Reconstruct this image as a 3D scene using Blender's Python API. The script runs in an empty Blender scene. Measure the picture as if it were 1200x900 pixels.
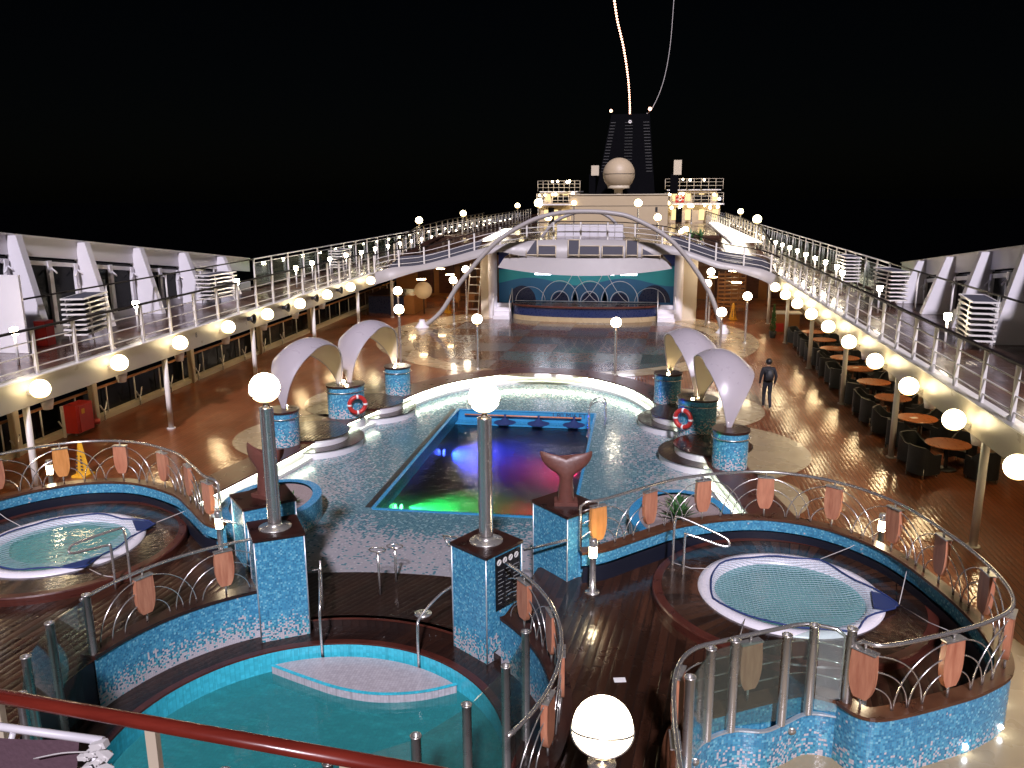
import bpy, random
from math import *
from mathutils import Vector, Matrix
from mathutils.geometry import tessellate_polygon
S = bpy.context.scene
COL = S.collection
random.seed(7)
V = Vector
ORD = ['first', 'second', 'third', 'fourth', 'fifth', 'sixth', 'seventh', 'eighth', 'ninth', 'tenth', 'eleventh', 'twelfth',
       'thirteenth', 'fourteenth', 'fifteenth', 'sixteenth', 'seventeenth', 'eighteenth', 'nineteenth', 'twentieth', 'twenty-first',
       'twenty-second', 'twenty-third', 'twenty-fourth', 'twenty-fifth', 'twenty-sixth', 'twenty-seventh', 'twenty-eighth']

# ------------------------------------------------------------------ materials
class NT:
    def __init__(s, name):
        s.m = bpy.data.materials.new(name); s.m.use_nodes = True
        s.t = s.m.node_tree; s.t.nodes.clear()
        s.out = s.t.nodes.new('ShaderNodeOutputMaterial')
    def n(s, typ, **kw):
        x = s.t.nodes.new('ShaderNode' + typ)
        for k, v in kw.items():
            if k in x.bl_rna.properties.keys() and k not in x.inputs.keys(): setattr(x, k, v)
            else: s.set(x.inputs[k], v)
        return x
    def set(s, sock, v):
        if isinstance(v, bpy.types.NodeSocket): s.t.links.new(v, sock)
        elif v is not None: sock.default_value = v
    def math(s, op, a, b=0.0, c=None, clamp=False):
        x = s.t.nodes.new('ShaderNodeMath'); x.operation = op; x.use_clamp = clamp
        s.set(x.inputs[0], a); s.set(x.inputs[1], b)
        if c is not None: s.set(x.inputs[2], c)
        return x.outputs[0]
    def mix(s, f, a, b):
        x = s.t.nodes.new('ShaderNodeMix'); x.data_type = 'RGBA'
        s.set(x.inputs[0], f); s.set(x.inputs[6], a); s.set(x.inputs[7], b)
        return x.outputs[2]
    def ramp(s, f, stops):
        x = s.t.nodes.new('ShaderNodeValToRGB'); e = x.color_ramp.elements
        while len(e) < len(stops): e.new(0.5)
        for i, (p, c) in enumerate(stops): e[i].position = p; e[i].color = c4(c)
        s.set(x.inputs[0], f); return x.outputs[0]
    def noise(s, vec, scale, detail=3.0, rough=.5):
        x = s.n('TexNoise', Scale=scale, Detail=detail, Roughness=rough)
        s.set(x.inputs['Vector'], vec); return x.outputs['Fac']
    def obj(s): return s.n('TexCoord').outputs['Object']
    def pos(s): return s.n('NewGeometry').outputs['Position']
    def bump(s, h, strength=.3, dist=.02):
        x = s.n('Bump', Strength=strength, Distance=dist); s.set(x.inputs['Height'], h); return x.outputs['Normal']
    def bsdf(s, col, rough=.5, metal=0.0, normal=None, **kw):
        b = s.n('BsdfPrincipled')
        s.set(b.inputs['Base Color'], c4(col) if isinstance(col, tuple) else col)
        s.set(b.inputs['Roughness'], rough); s.set(b.inputs['Metallic'], metal)
        if normal is not None: s.set(b.inputs['Normal'], normal)
        for k, v in kw.items(): s.set(b.inputs[k.replace('_', ' ')], v)
        s.t.links.new(b.outputs[0], s.out.inputs[0]); return b
    def surf(s, sh): s.t.links.new(sh, s.out.inputs[0])

def c4(c): return (c[0], c[1], c[2], 1.0)

def simple(name, col, rough=.5, metal=0.0, var=.18, scale=6.0, bump=0.0, **kw):
    t = NT(name); o = t.obj()
    n = t.noise(o, scale, 4.0)
    d = tuple(x * (1 - var) for x in col); l = tuple(min(1, x * (1 + var)) for x in col)
    c = t.mix(n, c4(d), c4(l))
    r = t.math('MULTIPLY_ADD', t.noise(o, scale * 2.3, 3.0), .3, max(.02, rough - .15))
    t.bsdf(c, r, metal, t.bump(n, bump) if bump else None, **kw)
    return t.m

def globe_emit(name, col, k, low=.9):
    t = NT(name); n = t.n('SeparateXYZ', Vector=t.n('NewGeometry').outputs['Normal']).outputs[2]
    f = t.n('MapRange', interpolation_type='SMOOTHSTEP'); t.set(f.inputs[0], n); f.inputs[1].default_value = -1.0; f.inputs[2].default_value = -.35
    e = t.n('Emission', Color=t.mix(f.outputs[0], c4((1, .62, .22)), c4(col)), Strength=t.math('MULTIPLY_ADD', f.outputs[0], k - low, low)); t.surf(e.outputs[0])
    return t.m

def emit(name, col, k, sample=True):
    t = NT(name); e = t.n('Emission', Color=c4(col), Strength=k); t.surf(e.outputs[0])
    if not sample: t.m.cycles.emission_sampling = 'NONE'
    return t.m

def mosaic(name, z0, z1, tile=.034, coord='UV', dark=1.0):
    """glass mosaic: every tile its own blue, more and more white tiles from z1 down to z0"""
    t = NT(name)
    if coord == 'UV': vec = t.n('UVMap').outputs[0]
    else: vec = t.pos()
    sp = t.n('SeparateXYZ', Vector=vec); u, v = sp.outputs[0], sp.outputs[1]
    us, vs = t.math('DIVIDE', u, tile), t.math('DIVIDE', v, tile)
    fu, fv = t.math('FLOOR', us), t.math('FLOOR', vs)
    cv = t.n('CombineXYZ', X=fu, Y=fv).outputs[0]
    wn = t.n('TexWhiteNoise', noise_dimensions='3D', Vector=cv)
    cv2 = t.n('CombineXYZ', X=fu, Y=fv, Z=7.3).outputs[0]
    wn2 = t.n('TexWhiteNoise', noise_dimensions='3D', Vector=cv2)
    pal = [(0, (.035, .18, .32)), (.3, (.045, .23, .40)), (.6, (.06, .29, .47)), (.85, (.09, .36, .52)), (1, (.19, .48, .60))] if coord == 'UV' else [(0, (.045, .125, .165)), (.4, (.065, .16, .20)), (.75, (.095, .205, .235)), (1, (.16, .27, .29))]
    blue = t.ramp(wn.outputs['Value'], pal)
    if coord == 'UV':
        w = t.math('DIVIDE', t.math('SUBTRACT', z1, v), z1 - z0, clamp=True)
        big = t.noise(vec, 1.3, 2.0)
        w = t.math('ADD', w, t.math('MULTIPLY_ADD', big, .5, -.25))
        w = t.math('POWER', t.math('MAXIMUM', w, 0.0), 1.4)
    else:
        ax = t.math('SUBTRACT', t.math('ABSOLUTE', u), 2.6)
        ay = t.math('SUBTRACT', t.math('ABSOLUTE', t.math('SUBTRACT', v, 24.6)), 5.3)
        d = t.math('MAXIMUM', ax, ay)
        big = t.noise(vec, .55, 3.0)
        w = t.math('MULTIPLY_ADD', d, .30, t.math('MULTIPLY_ADD', big, 1.5, -.88))
        far = t.math('MULTIPLY', t.math('SUBTRACT', v, 27.0), .06, clamp=True)
        w = t.math('SUBTRACT', w, far)
        near = t.math('MULTIPLY', t.math('SUBTRACT', 18.3, v), .33, clamp=True)
        w = t.math('MINIMUM', t.math('ADD', w, near), .91)
    isw = t.math('LESS_THAN', wn2.outputs['Value'], w)
    if coord == 'UV':
        wn3 = t.n('TexWhiteNoise', noise_dimensions='3D', Vector=t.n('CombineXYZ', X=fu, Y=fv, Z=3.1).outputs[0]).outputs['Value']
        tl = t.math('MULTIPLY', t.math('MULTIPLY', w, 1.5, clamp=True), t.math('MULTIPLY_ADD', wn3, .6, .4))
        teal = t.ramp(wn.outputs['Value'], [(0, (.01, .08, .12)), (.35, (.03, .22, .26)), (.7, (.06, .36, .38)), (1, (.16, .48, .48))])
        blue = t.mix(tl, blue, teal)
    col = t.mix(isw, blue, c4((.50, .47, .50) if coord == 'UV' else (.33, .31, .33)))
    gu = t.math('LESS_THAN', t.math('FRACT', us), .09); gv = t.math('LESS_THAN', t.math('FRACT', vs), .09)
    g = t.math('MAXIMUM', gu, gv)
    col = t.mix(t.math('MULTIPLY', g, .7), col, c4((.10, .17, .22)))
    r = t.math('MULTIPLY_ADD', wn.outputs['Value'], .22, .08)
    r = t.math('MULTIPLY_ADD', g, .3, r)
    # each tile tilts a little
    vm = t.n('VectorMath', operation='SUBTRACT'); t.set(vm.inputs[0], wn2.outputs['Color']); t.set(vm.inputs[1], (.5, .5, .5))
    vs_ = t.n('VectorMath', operation='SCALE'); t.set(vs_.inputs[0], vm.outputs[0]); t.set(vs_.inputs['Scale'], .10 if coord == 'UV' else .06)
    va = t.n('VectorMath', operation='ADD'); t.set(va.inputs[0], t.n('NewGeometry').outputs['Normal']); t.set(va.inputs[1], vs_.outputs[0])
    vn = t.n('VectorMath', operation='NORMALIZE'); t.set(vn.inputs[0], va.outputs[0])
    t.bsdf(col, r, 0.0, vn.outputs[0])
    return t.m

def planks(name, c0, c1, width=.13, along='Y', rough=.22, length=2.3, seam=.5, wet=.25, rot=0.0, bumps=.35, coat=.9, sw=.07):
    """wet deck boards laid along one axis, seams between boards and butt joints"""
    t = NT(name); p = t.pos()
    if rot:
        mp = t.n('Mapping'); t.set(mp.inputs['Vector'], p); mp.inputs['Rotation'].default_value = (0, 0, rot); p = mp.outputs[0]
    sp = t.n('SeparateXYZ', Vector=p)
    a, b = (sp.outputs[0], sp.outputs[1]) if along == 'Y' else (sp.outputs[1], sp.outputs[0])
    ua = t.math('DIVIDE', a, width); fa = t.math('FLOOR', ua)
    off = t.n('TexWhiteNoise', noise_dimensions='1D', W=fa).outputs['Value']
    ub = t.math('ADD', t.math('DIVIDE', b, length), off); fb = t.math('FLOOR', ub)
    wn = t.n('TexWhiteNoise', noise_dimensions='3D', Vector=t.n('CombineXYZ', X=fa, Y=fb).outputs[0]).outputs['Value']
    gv = t.n('Mapping'); t.set(gv.inputs['Vector'], p); gv.inputs['Scale'].default_value = (30, 2, 1) if along == 'Y' else (2, 30, 1)
    grain = t.noise(gv.outputs[0], 1.0, 4.0)
    col = t.mix(wn, c4(c0), c4(c1))
    col = t.mix(t.math('MULTIPLY', grain, .35), col, c4(tuple(x * .55 for x in c0)))
    fr = t.math('FRACT', ua)
    s1 = t.math('LESS_THAN', fr, sw); s2 = t.math('LESS_THAN', t.math('FRACT', ub), .006)
    sm = t.math('MAXIMUM', s1, s2)
    col = t.mix(t.math('MULTIPLY', sm, seam), col, c4((.006, .005, .005)))
    pud = t.noise(p, .55, 4.0, .6)
    pw = t.ramp(pud, [(.38, (0, 0, 0)), (.62, (1, 1, 1))])
    fine = t.noise(p, 7.0, 3.0)
    r = t.math('MULTIPLY_ADD', pw, wet, t.math('MULTIPLY_ADD', fine, .12, rough - .10))
    h = t.math('SUBTRACT', t.math('MULTIPLY_ADD', fine, .35, t.math('MULTIPLY', grain, .25)), t.math('MULTIPLY', sm, .8))
    cup = t.math('MULTIPLY', t.math('POWER', t.math('ABSOLUTE', t.math('SUBTRACT', fr, .5)), 2.0), -1.6)
    h = t.math('ADD', h, t.math('ADD', cup, t.math('MULTIPLY', wn, .5)))
    film = t.ramp(t.noise(p, .35, 3.0), [(.30, (.25, .25, .25)), (.60, (1, 1, 1))])
    rip = t.bump(t.math('ADD', t.noise(p, 2.6, 5.0, .62), t.math('MULTIPLY', h, .4)), .42, .02)
    t.bsdf(col, t.math('ADD', r, .12), 0.0, t.bump(h, bumps, .02), Coat_Weight=t.math('MULTIPLY', film, coat), Coat_Roughness=.035, Coat_Normal=rip, Specular_IOR_Level=.2)
    return t.m

def radial_planks(name, c0, c1, n=72):
    t = NT(name); o = t.obj(); sp = t.n('SeparateXYZ', Vector=o)
    an = t.math('MULTIPLY', t.math('ARCTAN2', sp.outputs[1], sp.outputs[0]), n / (2 * pi))
    fa = t.math('FLOOR', an)
    wn = t.n('TexWhiteNoise', noise_dimensions='1D', W=fa).outputs['Value']
    col = t.mix(wn, c4(c0), c4(c1))
    sm = t.math('LESS_THAN', t.math('FRACT', an), .12)
    col = t.mix(t.math('MULTIPLY', sm, .8), col, c4((.003, .003, .003)))
    fine = t.noise(o, 8.0, 4.0)
    r = t.math('MULTIPLY_ADD', fine, .25, .10)
    h = t.math('SUBTRACT', t.math('MULTIPLY_ADD', fine, .4, t.math('MULTIPLY', wn, .6)), t.math('MULTIPLY', sm, .8))
    t.bsdf(col, r, 0.0, t.bump(h, .9, .02), Coat_Weight=.5, Coat_Roughness=.06, Coat_Normal=t.bump(h, .5, .02))
    return t.m

def water(name, tint, ior=1.33, scale=9.0, strength=.12, body=0.0, bodycol=(.1, .4, .4)):
    """flat clear water: tinted see-through surface with a Fresnel reflection and ripples"""
    t = NT(name); p = t.pos()
    n = t.math('ADD', t.noise(p, scale, 3.0), t.math('MULTIPLY', t.noise(p, scale * .3, 2.0), 1.2))
    nm = t.bump(n, strength, .05)
    tr = t.n('BsdfTransparent', Color=c4(tint)); gl = t.n('BsdfGlossy', Color=(1, 1, 1, 1), Roughness=.04, Normal=nm)
    a = tr.outputs[0]
    if body:
        df = t.n('BsdfDiffuse', Color=c4(bodycol)); mx = t.n('MixShader', Fac=body)
        t.t.links.new(a, mx.inputs[1]); t.t.links.new(df.outputs[0], mx.inputs[2]); a = mx.outputs[0]
    fr = t.n('Fresnel', IOR=ior, Normal=nm); mx = t.n('MixShader', Fac=fr.outputs[0])
    t.t.links.new(a, mx.inputs[1]); t.t.links.new(gl.outputs[0], mx.inputs[2]); t.surf(mx.outputs[0])
    return t.m

def glass(name, tint=(.78, .86, .84), haze=0.0):
    t = NT(name)
    tr = t.n('BsdfTransparent', Color=c4(tint)); gl = t.n('BsdfGlossy', Color=(1, 1, 1, 1), Roughness=.03)
    lw = t.n('LayerWeight'); fr = t.math('MULTIPLY_ADD', t.math('POWER', lw.outputs['Facing'], 4.0), .7, .045); mx = t.n('MixShader', Fac=fr)
    a = tr.outputs[0]
    if haze:
        df = t.n('BsdfDiffuse', Color=(.5, .6, .58, 1)); m2 = t.n('MixShader', Fac=haze)
        t.t.links.new(a, m2.inputs[1]); t.t.links.new(df.outputs[0], m2.inputs[2]); a = m2.outputs[0]
    t.t.links.new(a, mx.inputs[1]); t.t.links.new(gl.outputs[0], mx.inputs[2]); t.surf(mx.outputs[0])
    return t.m

def gridtile(name, col, tile, rough=.25, line=.5, var=.14):
    t = NT(name); p = t.pos(); sp = t.n('SeparateXYZ', Vector=p)
    ln = None; fl = []
    for k in range(3):
        u = t.math('DIVIDE', sp.outputs[k], tile); q = t.math('LESS_THAN', t.math('FRACT', u), .10); fl.append(t.math('FLOOR', u))
        ln = q if k == 0 else (t.math('MAXIMUM', ln, q) if k < 2 else ln)
    wn = t.n('TexWhiteNoise', noise_dimensions='3D', Vector=t.n('CombineXYZ', X=fl[0], Y=fl[1], Z=fl[2]).outputs[0]).outputs['Value']
    c = t.mix(wn, c4(tuple(x * (1 - var) for x in col)), c4(tuple(min(1, x * (1 + var)) for x in col)))
    c = t.mix(t.math('MULTIPLY', ln, line), c, c4(tuple(x * .45 for x in col)))
    t.bsdf(c, rough); return t.m

def wood(name, c0, c1, rough=.35, scale=(3, 3, 26), **kw):
    t = NT(name); o = t.obj()
    mp = t.n('Mapping'); t.set(mp.inputs['Vector'], o); mp.inputs['Scale'].default_value = scale
    n = t.noise(mp.outputs[0], 1.0, 5.0, .6)
    col = t.ramp(n, [(.3, c0), (.7, c1)])
    t.bsdf(col, t.math('MULTIPLY_ADD', n, .2, rough - .1), 0.0, t.bump(n, .15, .01), **kw)
    return t.m

WARM = (1.0, .74, .40)
M = {}
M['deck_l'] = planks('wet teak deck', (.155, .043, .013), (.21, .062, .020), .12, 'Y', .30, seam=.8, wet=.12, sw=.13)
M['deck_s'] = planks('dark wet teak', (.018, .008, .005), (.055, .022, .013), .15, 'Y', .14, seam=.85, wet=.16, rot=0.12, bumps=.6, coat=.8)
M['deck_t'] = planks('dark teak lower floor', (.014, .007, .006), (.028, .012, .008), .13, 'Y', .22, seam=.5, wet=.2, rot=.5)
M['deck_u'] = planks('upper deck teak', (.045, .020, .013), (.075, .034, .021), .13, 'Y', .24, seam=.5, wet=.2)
M['redlip'] = wood('reddish wood edge', (.045, .012, .009), (.085, .022, .014), .3)
M['darkcap'] = wood('dark wood capping', (.016, .007, .006), (.04, .014, .010), .3)
M['browncap'] = wood('brown wood capping', (.05, .019, .011), (.11, .045, .022), .3)
M['pad_p'] = wood('peach stained wood', (.36, .13, .072), (.55, .25, .145), .35, (14, 14, 2))
M['pad_lit'] = wood('paddle wood with lamp tint', (.50, .20, .05), (.70, .32, .10), .35, (14, 14, 2))  # orange paddles carry the bollard's light in their wood colour
M['table'] = wood('orange table top', (.30, .085, .024), (.44, .15, .045), .3, (20, 3, 3))
M['handred'] = wood('varnished red handrail', (.10, .012, .008), (.19, .024, .014), .25, (2, 14, 14))
M['rad_d'] = radial_planks('radial dark boards', (.014, .007, .005), (.055, .024, .013))
M['beige'] = simple('beige inlaid deck', (.34, .26, .15), .28, var=.12, scale=.5, Coat_Weight=.5, Coat_Roughness=.08)
M['white'] = simple('white paint', (.60, .58, .57), .45, var=.06, scale=2.0)
M['whitecool'] = simple('white gloss paint', (.62, .60, .64), .4, var=.05, scale=1.5)
M['houseb'] = simple('beige house paint with lamp warmth', (.42, .33, .21), .5, var=.07, scale=.6)  # warm lamp light is mixed into the beige
M['cream'] = simple('cream paint', (.50, .43, .32), .5, var=.07, scale=1.2)
M['beam'] = simple('beam paint', (.37, .34, .28), .33, var=.06, scale=1.0)
M['riser'] = simple('white pool riser', (.72, .72, .70), .3, var=.05)
M['sail'] = simple('white shell with cool light tint', (.37, .335, .365), .32, var=.05, scale=2.0)  # white shell, cool floodlight tint put into the colour
M['sailin'] = simple('shell lining with warm light tint', (.68, .60, .46), .45, var=.05, scale=2.0)  # same white shell, warm light from the drums put into the colour
M['steel'] = simple('polished steel', (.66, .63, .60), .22, .85, var=.1, scale=4)
M['steelp'] = simple('satin steel', (.58, .56, .53), .30, .8, var=.12, scale=4)
M['dark'] = simple('dark metal', (.025, .025, .028), .45, .3)
M['black'] = simple('black funnel paint', (.004, .004, .005), .9, Specular_IOR_Level=.0)
M['handdark'] = simple('dark handrail', (.007, .004, .004), .5, Specular_IOR_Level=.2)
M['wicker'] = simple('dark wicker', (.014, .016, .020), .55, scale=60, bump=.5)
M['darkcloth'] = simple('dark sling cloth', (.055, .055, .075), .8, scale=40)
M['purple'] = simple('plum canvas', (.085, .045, .06), .8, scale=50, bump=.2)
M['greycream'] = simple('grey cream paint', (.30, .28, .28), .45, var=.06, scale=1.5)
M['red'] = simple('red paint', (.42, .025, .02), .4)
M['yellow'] = simple('yellow plastic', (.62, .33, .02), .45)
M['stone'] = simple('reddish carved wood', (.115, .042, .032), .42, var=.3, scale=7.0, bump=.2)
M['leaf'] = simple('agave leaves', (.035, .11, .03), .45, var=.35, scale=9)
M['gravel'] = simple('pale gravel', (.30, .24, .24), .8, var=.6, scale=45, bump=.8)
M['bluewall'] = simple('blue painted stage front', (.008, .016, .06), .3)
M['tealtile'] = gridtile('turquoise tile', (.05, .47, .60), .06, line=.35)
M['seat'] = gridtile('pale seat tile', (.42, .39, .42), .055, line=.5, var=.1)
M['tealfloor'] = gridtile('teal pool floor', (.09, .46, .48), .07, line=.6, var=.3)
M['bluetile'] = simple('blue pool tile', (.035, .24, .46), .25, var=.2, scale=14)
M['pooldark'] = simple('deep pool lining', (.045, .055, .06), .5, var=.2, scale=3)
M['poolwall'] = simple('pool wall darkened against glow', (.004, .007, .010), .6)  # near black so the wall shows no glow from the underwater lamps
M['shell'] = simple('white tub shell', (.68, .66, .72), .3, var=.04)
M['tubwater_l'] = simple('hot tub lining', (.26, .55, .54), .35, var=.15, scale=4)
M['trimsilver'] = simple('pale metal trim', (.55, .60, .64), .35, .6)
M['rope'] = simple('blue rope', (.012, .03, .13), .7, scale=30)
M['netblue'] = simple('blue net cloth', (.010, .026, .11), .8, scale=40)
M['darknavy'] = simple('dark navy band', (.006, .008, .018), .5, scale=20)
M['cord'] = simple('pale cord', (.45, .43, .42), .7)
M['wdark'] = simple('dark window', (.0025, .003, .004), .12, Specular_IOR_Level=.12)
M['glass'] = glass('clear balustrade glass', (.80, .90, .87), .03)
M['glassfar'] = glass('deck screen glass', (.74, .86, .76), .06)
M['skin'] = simple('skin', (.30, .17, .11), .5)
M['cloth1'] = simple('dark navy jacket', (.005, .005, .009), .8, scale=25)
M['cloth2'] = simple('dark jeans', (.005, .006, .012), .8, scale=25)
M['hair'] = simple('black hair', (.006, .005, .005), .5)
M['sole'] = simple('pale sole', (.40, .38, .38), .6)
M['sea'] = simple('black sea', (.0005, .0006, .0008), .6, Specular_IOR_Level=.0)
M['printed'] = simple('white print', (.75, .75, .75), .5)
M['signblack'] = simple('black sign board', (.008, .009, .013), .3)
M['ink'] = simple('dark lettering', (.02, .02, .05), .5)
M['amber'] = simple('amber lit panel wood', (.28, .12, .035), .4, scale=3)

M['globe'] = globe_emit('globe light', (1, .80, .46), 8.5)
M['globew'] = globe_emit('white globe light', (1, .87, .68), 22.0)
M['bigglobe'] = globe_emit('large globe light', (1.0, .86, .62), 9.0)
M['bulb'] = emit('bulb light', (1, .80, .50), 26.0)
M['farbulb'] = emit('distant bulb', (1, .84, .60), 30.0)
M['housebulb'] = emit('deckhouse bulb', (1, .80, .50), 14.0)
M['postbulb'] = emit('post bulb', (1, .84, .60), 60.0)
M['coolbulb'] = emit('cool bulb', (.75, .78, 1.0), 8.0, False)
M['pinkbulb'] = emit('mast bulb', (1, .50, .34), 3.4, False)
M['led'] = emit('edge light strip', (.88, 1.0, .76), 26.0)
M['uplight'] = emit('warm uplight', (1, .76, .42), 130.0)
M['foot'] = emit('small footlight', (.9, .95, 1.0), 25.0)
M['stageglow'] = emit('glowing stage box', (.86, .86, 1.0), 9.0)  # glow added to the boxes under the canopy to light the stage
M['winlit'] = emit('lit window', (1, .72, .32), .9, False)
M['panel'] = emit('lit skylight panel', (1, .90, .70), 3.2)
M['ceil'] = emit('added ceiling lamp', (1, .72, .38), 21.0)  # added emitters that brighten the decks under the balconies
for k, c in (('ub', (.05, .1, 1)), ('ug', (.1, 1, .25)), ('ur', (1, .03, .08))): M[k] = emit('underwater lamp ' + k, c, 12.0, False)

def checker():
    t = NT('wet checkered dance floor'); p = t.pos(); sp = t.n('SeparateXYZ', Vector=p)
    u = t.math('DIVIDE', t.math('ADD', sp.outputs[0], t.math('MULTIPLY', sp.outputs[1], -.05)), 2.15); v = t.math('DIVIDE', sp.outputs[1], 2.15)
    fu, fv = t.math('FLOOR', u), t.math('FLOOR', v)
    ck = t.math('MODULO', t.math('ABSOLUTE', t.math('ADD', fu, fv)), 2.0)
    wn = t.n('TexWhiteNoise', noise_dimensions='3D', Vector=t.n('CombineXYZ', X=fu, Y=fv).outputs[0]).outputs['Value']
    a = t.math('FRACT', t.math('MULTIPLY', v, 16.0))
    sm = t.math('LESS_THAN', a, .12)
    brown = t.mix(wn, c4((.045, .016, .010)), c4((.11, .045, .022)))
    grey = t.mix(wn, c4((.055, .045, .040)), c4((.12, .10, .085)))
    col = t.mix(ck, brown, grey); col = t.mix(t.math('MULTIPLY', sm, .7), col, c4((.008, .007, .006)))
    fine = t.noise(p, 5.0, 4.0)
    r = t.math('MULTIPLY_ADD', fine, .25, t.math('MULTIPLY_ADD', wn, .12, .06))
    h = t.math('SUBTRACT', fine, t.math('MULTIPLY', sm, .5))
    t.bsdf(col, r, 0.0, t.bump(h, .25, .02), Coat_Weight=.4, Coat_Roughness=.05)
    return t.m
M['checker'] = checker()

def netmat():
    t = NT('stretched pool net'); vec = t.n('UVMap').outputs[0]; sp = t.n('SeparateXYZ', Vector=vec)
    wob = t.math('MULTIPLY', t.math('SINE', t.math('MULTIPLY', sp.outputs[0], 9.0)), .012)
    a = t.math('FRACT', t.math('DIVIDE', t.math('ADD', sp.outputs[1], wob), .075))
    b = t.math('FRACT', t.math('DIVIDE', sp.outputs[0], .075))
    m = t.math('MAXIMUM', t.math('LESS_THAN', a, .42), t.math('MULTIPLY', t.math('LESS_THAN', b, .16), .5))
    tr = t.n('BsdfTransparent'); df = t.n('BsdfDiffuse', Color=(.42, .56, .66, 1))
    mx = t.n('MixShader', Fac=t.math('MULTIPLY', m, .55)); t.t.links.new(tr.outputs[0], mx.inputs[1]); t.t.links.new(df.outputs[0], mx.inputs[2]); t.surf(mx.outputs[0])
    return t.m
M['net'] = netmat()

def mural():
    t = NT('painted wave mural'); p = t.pos(); sp = t.n('SeparateXYZ', Vector=p)
    w1 = t.math('MULTIPLY', t.math('SINE', t.math('MULTIPLY', sp.outputs[0], .9)), .16)
    w2 = t.math('MULTIPLY', t.math('SINE', t.math('MULTIPLY_ADD', sp.outputs[0], 1.1, 1.5)), .22)
    z1 = t.math('ADD', sp.outputs[2], w1); z2 = t.math('ADD', sp.outputs[2], w2)
    c = t.mix(t.math('GREATER_THAN', z2, 2.15), c4((.03, .17, .36)), c4((.035, .42, .48)))
    c = t.mix(t.math('GREATER_THAN', z1, 3.0), c, c4((.02, .04, .20)))
    t.bsdf(c, .5); return t.m
M['mural'] = mural()
M['mos_pil'] = mosaic('pillar mosaic', -.75, .02)
M['mos_wall'] = mosaic('plunge wall mosaic', -.62, -.05)
M['mos_out'] = mosaic('terrace outer mosaic', -.35, .40, .034)
M['mos_in'] = mosaic('terrace inner mosaic', -3.0, -2.0)
M['mos_drum'] = mosaic('drum mosaic', -.10, .75, .038)
M['mos_led'] = mosaic('ledge mosaic', -.4, .62, .034)
M['mos_plant'] = mosaic('planter mosaic', -.55, -.10)
M['basin'] = mosaic('pool surround mosaic', 0, 1, .055, 'POS')
M['w_main'] = water('main pool water', (.86, .92, .96), scale=7, strength=.45)
vt = M['w_main'].node_tree; vs_n = vt.nodes.new('ShaderNodeVolumePrincipled'); vs_n.inputs['Color'].default_value = (.38, .62, .66, 1); vs_n.inputs['Density'].default_value = .75; vs_n.inputs['Anisotropy'].default_value = .2
vt.links.new(vs_n.outputs[0], [n for n in vt.nodes if n.type == 'OUTPUT_MATERIAL'][0].inputs['Volume'])
M['w_plunge'] = water('plunge pool water', (.62, .92, .90), scale=3.2, strength=.2, body=.36, bodycol=(.065, .48, .51))
M['w_tub'] = water('hot tub water', (.66, .93, .90), scale=7, strength=.3, body=.45, bodycol=(.20, .58, .56))

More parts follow.
